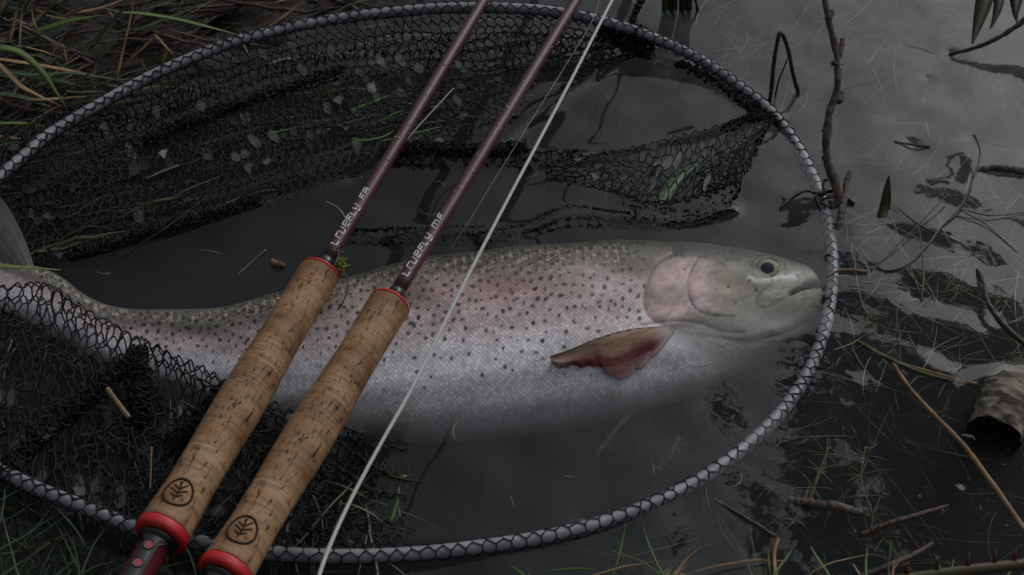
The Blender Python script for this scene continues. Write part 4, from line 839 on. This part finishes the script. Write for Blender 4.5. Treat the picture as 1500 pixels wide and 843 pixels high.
for pts, r in [([(1283, 392, 0), (1300, 397, 1), (1330, 388, 1), (1360, 358, 1), (1375, 338, 1), (1405, 305, 3), (1425, 265, 6), (1436, 225, 10), (1428, 198, 14)], .0007), ([(1405, 307, 3), (1445, 330, 1), (1490, 370, 0)], .0004), ([(1312, 302, 0), (1340, 325, 1), (1372, 343, 1)], .0004), ([(1332, 388, 1), (1340, 410, 1), (1348, 432, 0)], .0004), ([(1283, 392, 0), (1310, 365, 2), (1350, 325, 4), (1390, 283, 6)], .0004), ([(1405, 306, 3), (1450, 316, 2), (1500, 312, 1)], .0004)]:
    mesh('branch', *tube(cr(PL(pts), 50), r, 7), M['blackstem'], o)
stick('straw', [(1350, 440, 0), (1353, 400, 8), (1350, 360, 14), (1345, 330, 20)], .0007, .0004, M['tan'], 'thin curved straw stalk standing in a dimple of dark water', 'straw', seed=26)
stick('straw', [(1212, 406, 0), (1228, 397, 1), (1246, 396, 1), (1270, 399, 1)], .0006, .0013, M['tan'], 'pale husk of straw floating in front of the trout snout', 'straw', seed=27)
stick('amber_stem', [(1308, 534, -3), (1330, 566, 2), (1365, 605, 8), (1410, 652, 14), (1450, 705, 20), (1510, 790, 28)], .0014, .0018, M['orange'], 'long amber stem slanting out of the water toward the shore', 'plant stem', amp=.12, seed=28)
stick('amber_stem', [(1255, 500, -6), (1290, 520, -3), (1340, 543, -2), (1385, 556, -2), (1432, 563, 0)], .0015, .0014, M['weed_green'], 'yellow-green sunken stem crossing under the long amber stem', 'plant stem', amp=.1, seed=29)
stick('amber_stem', [(1310, 530, -4), (1360, 545, -2), (1400, 556, -1), (1430, 564, 1)], .0011, .0013, M['orange'], 'short amber stem pointing at the birch log', 'plant stem', amp=.1, seed=30)
stick('root', [(1432, 395, 0), (1441, 415, 5), (1446, 440, 8), (1460, 465, 6), (1482, 488, 3), (1515, 515, 0)], .0013, .0020, M['twig_brown'], 'bent brown root arching out of the water above the log', 'root', amp=.2, seed=31)
stick('stick', [(1155, 734, -2), (1190, 738, 1), (1225, 742, 1), (1262, 752, -2)], .0030, .0022, M['twig'], 'dark mossy stick floating among the green weed', 'stick', amp=.2, seed=32)
stick('stick', [(1262, 784, -1), (1300, 768, 3), (1340, 756, 3), (1388, 742, -1)], .0018, .0014, M['twig_brown'], 'thin brown stick crossing the weed above the shore', 'stick', seed=33)
stick('stick', [(1262, 846, 4), (1300, 830, 6), (1335, 815, 5), (1366, 797, 2)], .0020, .0016, M['twig_brown'], 'smooth reddish stick with a blunt end resting on the shore', 'stick', amp=.08, seed=34)
stick('stick', [(1045, 731, -2), (1080, 752, 1), (1110, 770, 1), (1135, 787, -1)], .0010, .0013, M['twig_brown'], 'thin red-brown stick dipping into a dimple below the hoop', 'stick', amp=.12, seed=35)
stick('stick', [(1140, 790, 0), (1134, 810, 2), (1136, 845, 6)], .0011, .0012, M['tan'], 'upright straw-brown stick at the near shore', 'stick', amp=.1, seed=36)
stick('stick', [(1150, 643, -8), (1200, 641, -6), (1240, 640, -6)], .0010, .0010, M['twig_brown'], 'short sunken stick under the middle of the weed', 'stick', amp=.1, seed=37)
stick('stick', [(1430, 250, -1), (1460, 246, 2), (1500, 251, 2), (1550, 254, 2)], .0024, .0026, M['twig'], 'dark wet stick floating level with the foot of the tall twig', 'stick', amp=.25, seed=38)
stick('stick', [(1310, 208, 0), (1340, 213, 1), (1362, 216, 0)], .0007, .0012, M['twig'], 'small floating splinter on the pale water', 'stick', amp=.3, seed=39)
o = thing('bramble_stem', 'red and green bramble stem with thorns along the near shore', 'bramble', tuple(P(1440, 838, .01)))
bp_ = cr(PL([(1240, 862, 12), (1330, 848, 16), (1400, 838, 20), (1450, 832, 22), (1530, 824, 24)]), 60); mesh('stem', *tube(bp_, .0030, 12), M['bramble'] if 'bramble' in M else M['orange'], o)
for k, s in [(18, 1), (27, 1), (36, 1), (44, 1), (50, 1)]:
    b0 = bp_[k]+np.array([0, .0015, .0015]); mesh('thorn', *tube(np.array([b0, b0+[.0005, .003, .003], b0+[.0012, .0055, .006]]), [.0016, .0009, .0002], 8), M['thorn'], o)
# log
def log_mat():
    m = mat('birch_bark', (.19, .17, .125), .8, .3, col2=(.022, .016, .011), scale=110, bump=.0015, bscale=220, stretch=(.6, .6, 2.4)); return m
M['bark'] = log_mat(); M['endgrain'] = mat('wet_end_grain', (.020, .014, .010), .6, .3, .5, 60, bump=.001, bscale=200)
o = thing('birch_log', 'short mossy birch log with a dark cut end half sunk in the water', 'log', tuple(P(1455, 620, -.02)))
l0, l1 = P(1455, 640, -.004), P(1520, 490, -.004); ld = (l1-l0)/np.linalg.norm(l1-l0); ln_ = np.cross(ld, [0, 0, 1]); ln_ /= np.linalg.norm(ln_); lb = np.cross(ln_, ld)
nl, ns = 46, 60; u = np.linspace(0, 1, nl)[:, None]; aa = np.arange(ns)[None]/ns*6.283; rf = .0165*(1+.05*field(61, 2, 1)(u*3, np.cos(aa))+.04*field(62, 6, 2)(u*4, np.sin(aa)))+.003*u
zoff = -.022*smooth(.35, 1, u)
LV = l0+ld*(u[..., None]*.075)+rf[..., None]*(np.cos(aa)[..., None]*ln_+np.sin(aa)[..., None]*lb)+np.array([0, 0, 1.])*zoff[..., None]
mesh('bark', LV.reshape(-1, 3), gridF(nl, ns, True)[:, ::-1], M['bark'], o)
ring = LV[0]; cc = ring.mean(0); e = np.vstack([cc+(ring-cc)*k+ld*d for k, d in [(1.0, 0), (.93, .0015), (.8, .004), (.4, .006), (.02, .006)]]); mesh('cut_end', e, gridF(5, ns, True), M['endgrain'], o)
# things caught in and under the netting
def lone_leaf(name, pts, wmm, m, label, cat='leaf', sh=.6, tw=0.0):
    n = 22; u = np.linspace(0, 1, n); return tag(mesh(name, *blade(cr(PL(pts), n), wmm/1000*(np.sin(math.pi*u**sh)**.7*.9+.1), .2, tw), m), label, cat)
M['paleleaf'] = mat('pale_green_leaf', (.12, .22, .09), .4, .5, col2=(.08, .15, .05), scale=50)
lone_leaf('fallen_leaf', [(966, 300, -2), (982, 276, 0), (1000, 256, 1), (1022, 240, 1)], 11, M['paleleaf'], 'bright green leaf lying under the floating flap of netting')
lone_leaf('fallen_leaf', [(952, 286, -3), (956, 266, -1), (964, 248, 0), (984, 232, 0)], 8, M['brown'], 'curled brown and green leaf beside the bright green leaf under the netting')
lone_leaf('sedge_leaf', [(-30, 391, 30), (0, 391, 30), (45, 393, 27), (90, 396, 23)], 4.2, M['tipleaf'] if 'tipleaf' in M else M['green'], 'green and yellow leaf blade lying across the tail of the trout', 'leaf', .35)
stick('straw', [(157, 570, 24), (172, 590, 23), (189, 612, 21)], .0016, .0015, M['tan'], 'short thick straw stub caught on the black netting', 'straw', amp=.08, seed=51)
stick('straw', [(222, 655, 20), (221, 685, 19), (220, 716, 17)], .0006, .0005, M['orange'], 'thin orange stalk caught upright in the near netting', 'straw', amp=.05, seed=52)
stick('seed_husk', [(398, 386, 0), (407, 388, 2), (416, 390, 0)], .0024, .0022, M['orange'], 'small brown seed husk floating on the still water inside the hoop', 'seed husk', amp=.3, seed=53)
stick('straw', [(350, 401, -2), (370, 383, 0), (390, 366, 1)], .0005, .0005, M['tan'], 'thin straw floating beside the seed husk', 'straw', amp=.05, seed=54)
lone_leaf('grass_snippet', [(572, 765, -3), (580, 740, -2), (585, 712, -1)], 3.2, M['green'], 'green grass snippet sunk beside the mesh under the rod grip', 'grass snippet')
lone_leaf('grass_snippet', [(584, 706, -1), (590, 700, 0), (596, 696, 0)], 4.0, M['green'], 'tiny rounded green leaf floating above the sunk grass snippet', 'grass snippet')
lone_leaf('grass_snippet', [(770, 262, 3), (800, 253, 4), (833, 244, 3)], 1.6, M['weed_green'], 'yellow-green grass snippet lying on the strip of netting by the fly line', 'grass snippet')
lone_leaf('grass_snippet', [(801, 245, 2), (801, 235, 5), (803, 222, 9)], 3.0, M['brown'], 'small brown pointed leaf standing up from the netting by the fly line', 'grass snippet')
o = thing('moss_sprig', 'yellow-green moss sprig with curling dark tendrils stuck on the rod lettered FA', 'moss', tuple(P(498, 388, .045)))
rm = np.random.default_rng(9); mv = []
for _ in range(70):
    c0_ = P(500+rm.normal()*3, 387+rm.normal()*7, .046+rm.normal()*.0015); dv_ = rm.normal(0, .0016, 3); mv.append(tube(np.array([c0_, c0_+dv_*.6, c0_+dv_+[0, 0, .0004]]), .00045, 5))
mesh('moss_tuft', *join(*mv), M['moss'], o)
for pts in ([(492, 360, 52), (496, 372, 52), (490, 388, 52), (478, 402, 50), (470, 412, 50)], [(500, 392, 46), (508, 408, 44), (508, 428, 42), (500, 448, 40), (494, 454, 38)], [(478, 296, 44), (494, 304, 46), (505, 318, 50), (509, 334, 51)]):
    mesh('tendril', *tube(cr(PL(pts), 40), .0005, 6), M['blackstem'] if pts[0][1] > 300 else M['weed'], o)

# ------------------------------------------------------------------ trees on the far bank, mirrored in the water
M['treebark'] = mat('tree_bark', (.05, .042, .035), .9, .2, .4, 8); M['treeleaf'] = mat('tree_foliage', (.05, .065, .02), .6, .3, .4, 2)
def tree(base, height, lean, crown_r, label, seed, nleaf):
    r = np.random.default_rng(seed); o = thing('tree', label, 'tree', base, 'trees on the far bank'); b = np.array(base)
    tp_ = b+np.array([lean[0], lean[1], height]); tr = cr(np.array([b, b+(tp_-b)*[.15, .15, .4], b+(tp_-b)*[.55, .55, .75], tp_]), 30); mesh('trunk', *tube(tr, np.linspace(.16, .03, 30), 12), M['treebark'], o)
    tips, limbs = [], []
    for _ in range(44):
        k = r.integers(20, 30); d = r.normal(0, 1, 3); d[2] = d[2]*.7; d /= np.linalg.norm(d); L = crown_r*r.uniform(.5, 1.1)
        q = cr(np.array([tr[k], tr[k]+d*L*.5+[0, 0, .15], tr[k]+d*L+r.normal(0, .2, 3)]), 12); limbs.append(tube(q, np.linspace(.035, .008, 12), 6)); tips += [q[j] for j in range(4, 12)]
    mesh('limbs', *join(*limbs), M['treebark'], o)
    tips = np.array(tips); c_ = tips[r.integers(0, len(tips), nleaf)]+r.normal(0, .16, (nleaf, 3)); e1_, e2_ = r.normal(0, .06, (nleaf, 3)), r.normal(0, .035, (nleaf, 3))
    LV_ = np.stack([c_-e1_, c_+e2_, c_+e1_, c_-e2_], 1).reshape(-1, 3); kind(mesh('crown', LV_, np.arange(nleaf*4).reshape(-1, 4), M['treeleaf'], o, smooth_=False), 'stuff')
tree((6.2, 7.0, .4), 9.8, (-3.2, -1.2), 2.0, 'tall tree leaning over the pond, mirrored among the weed', 1, 13000)
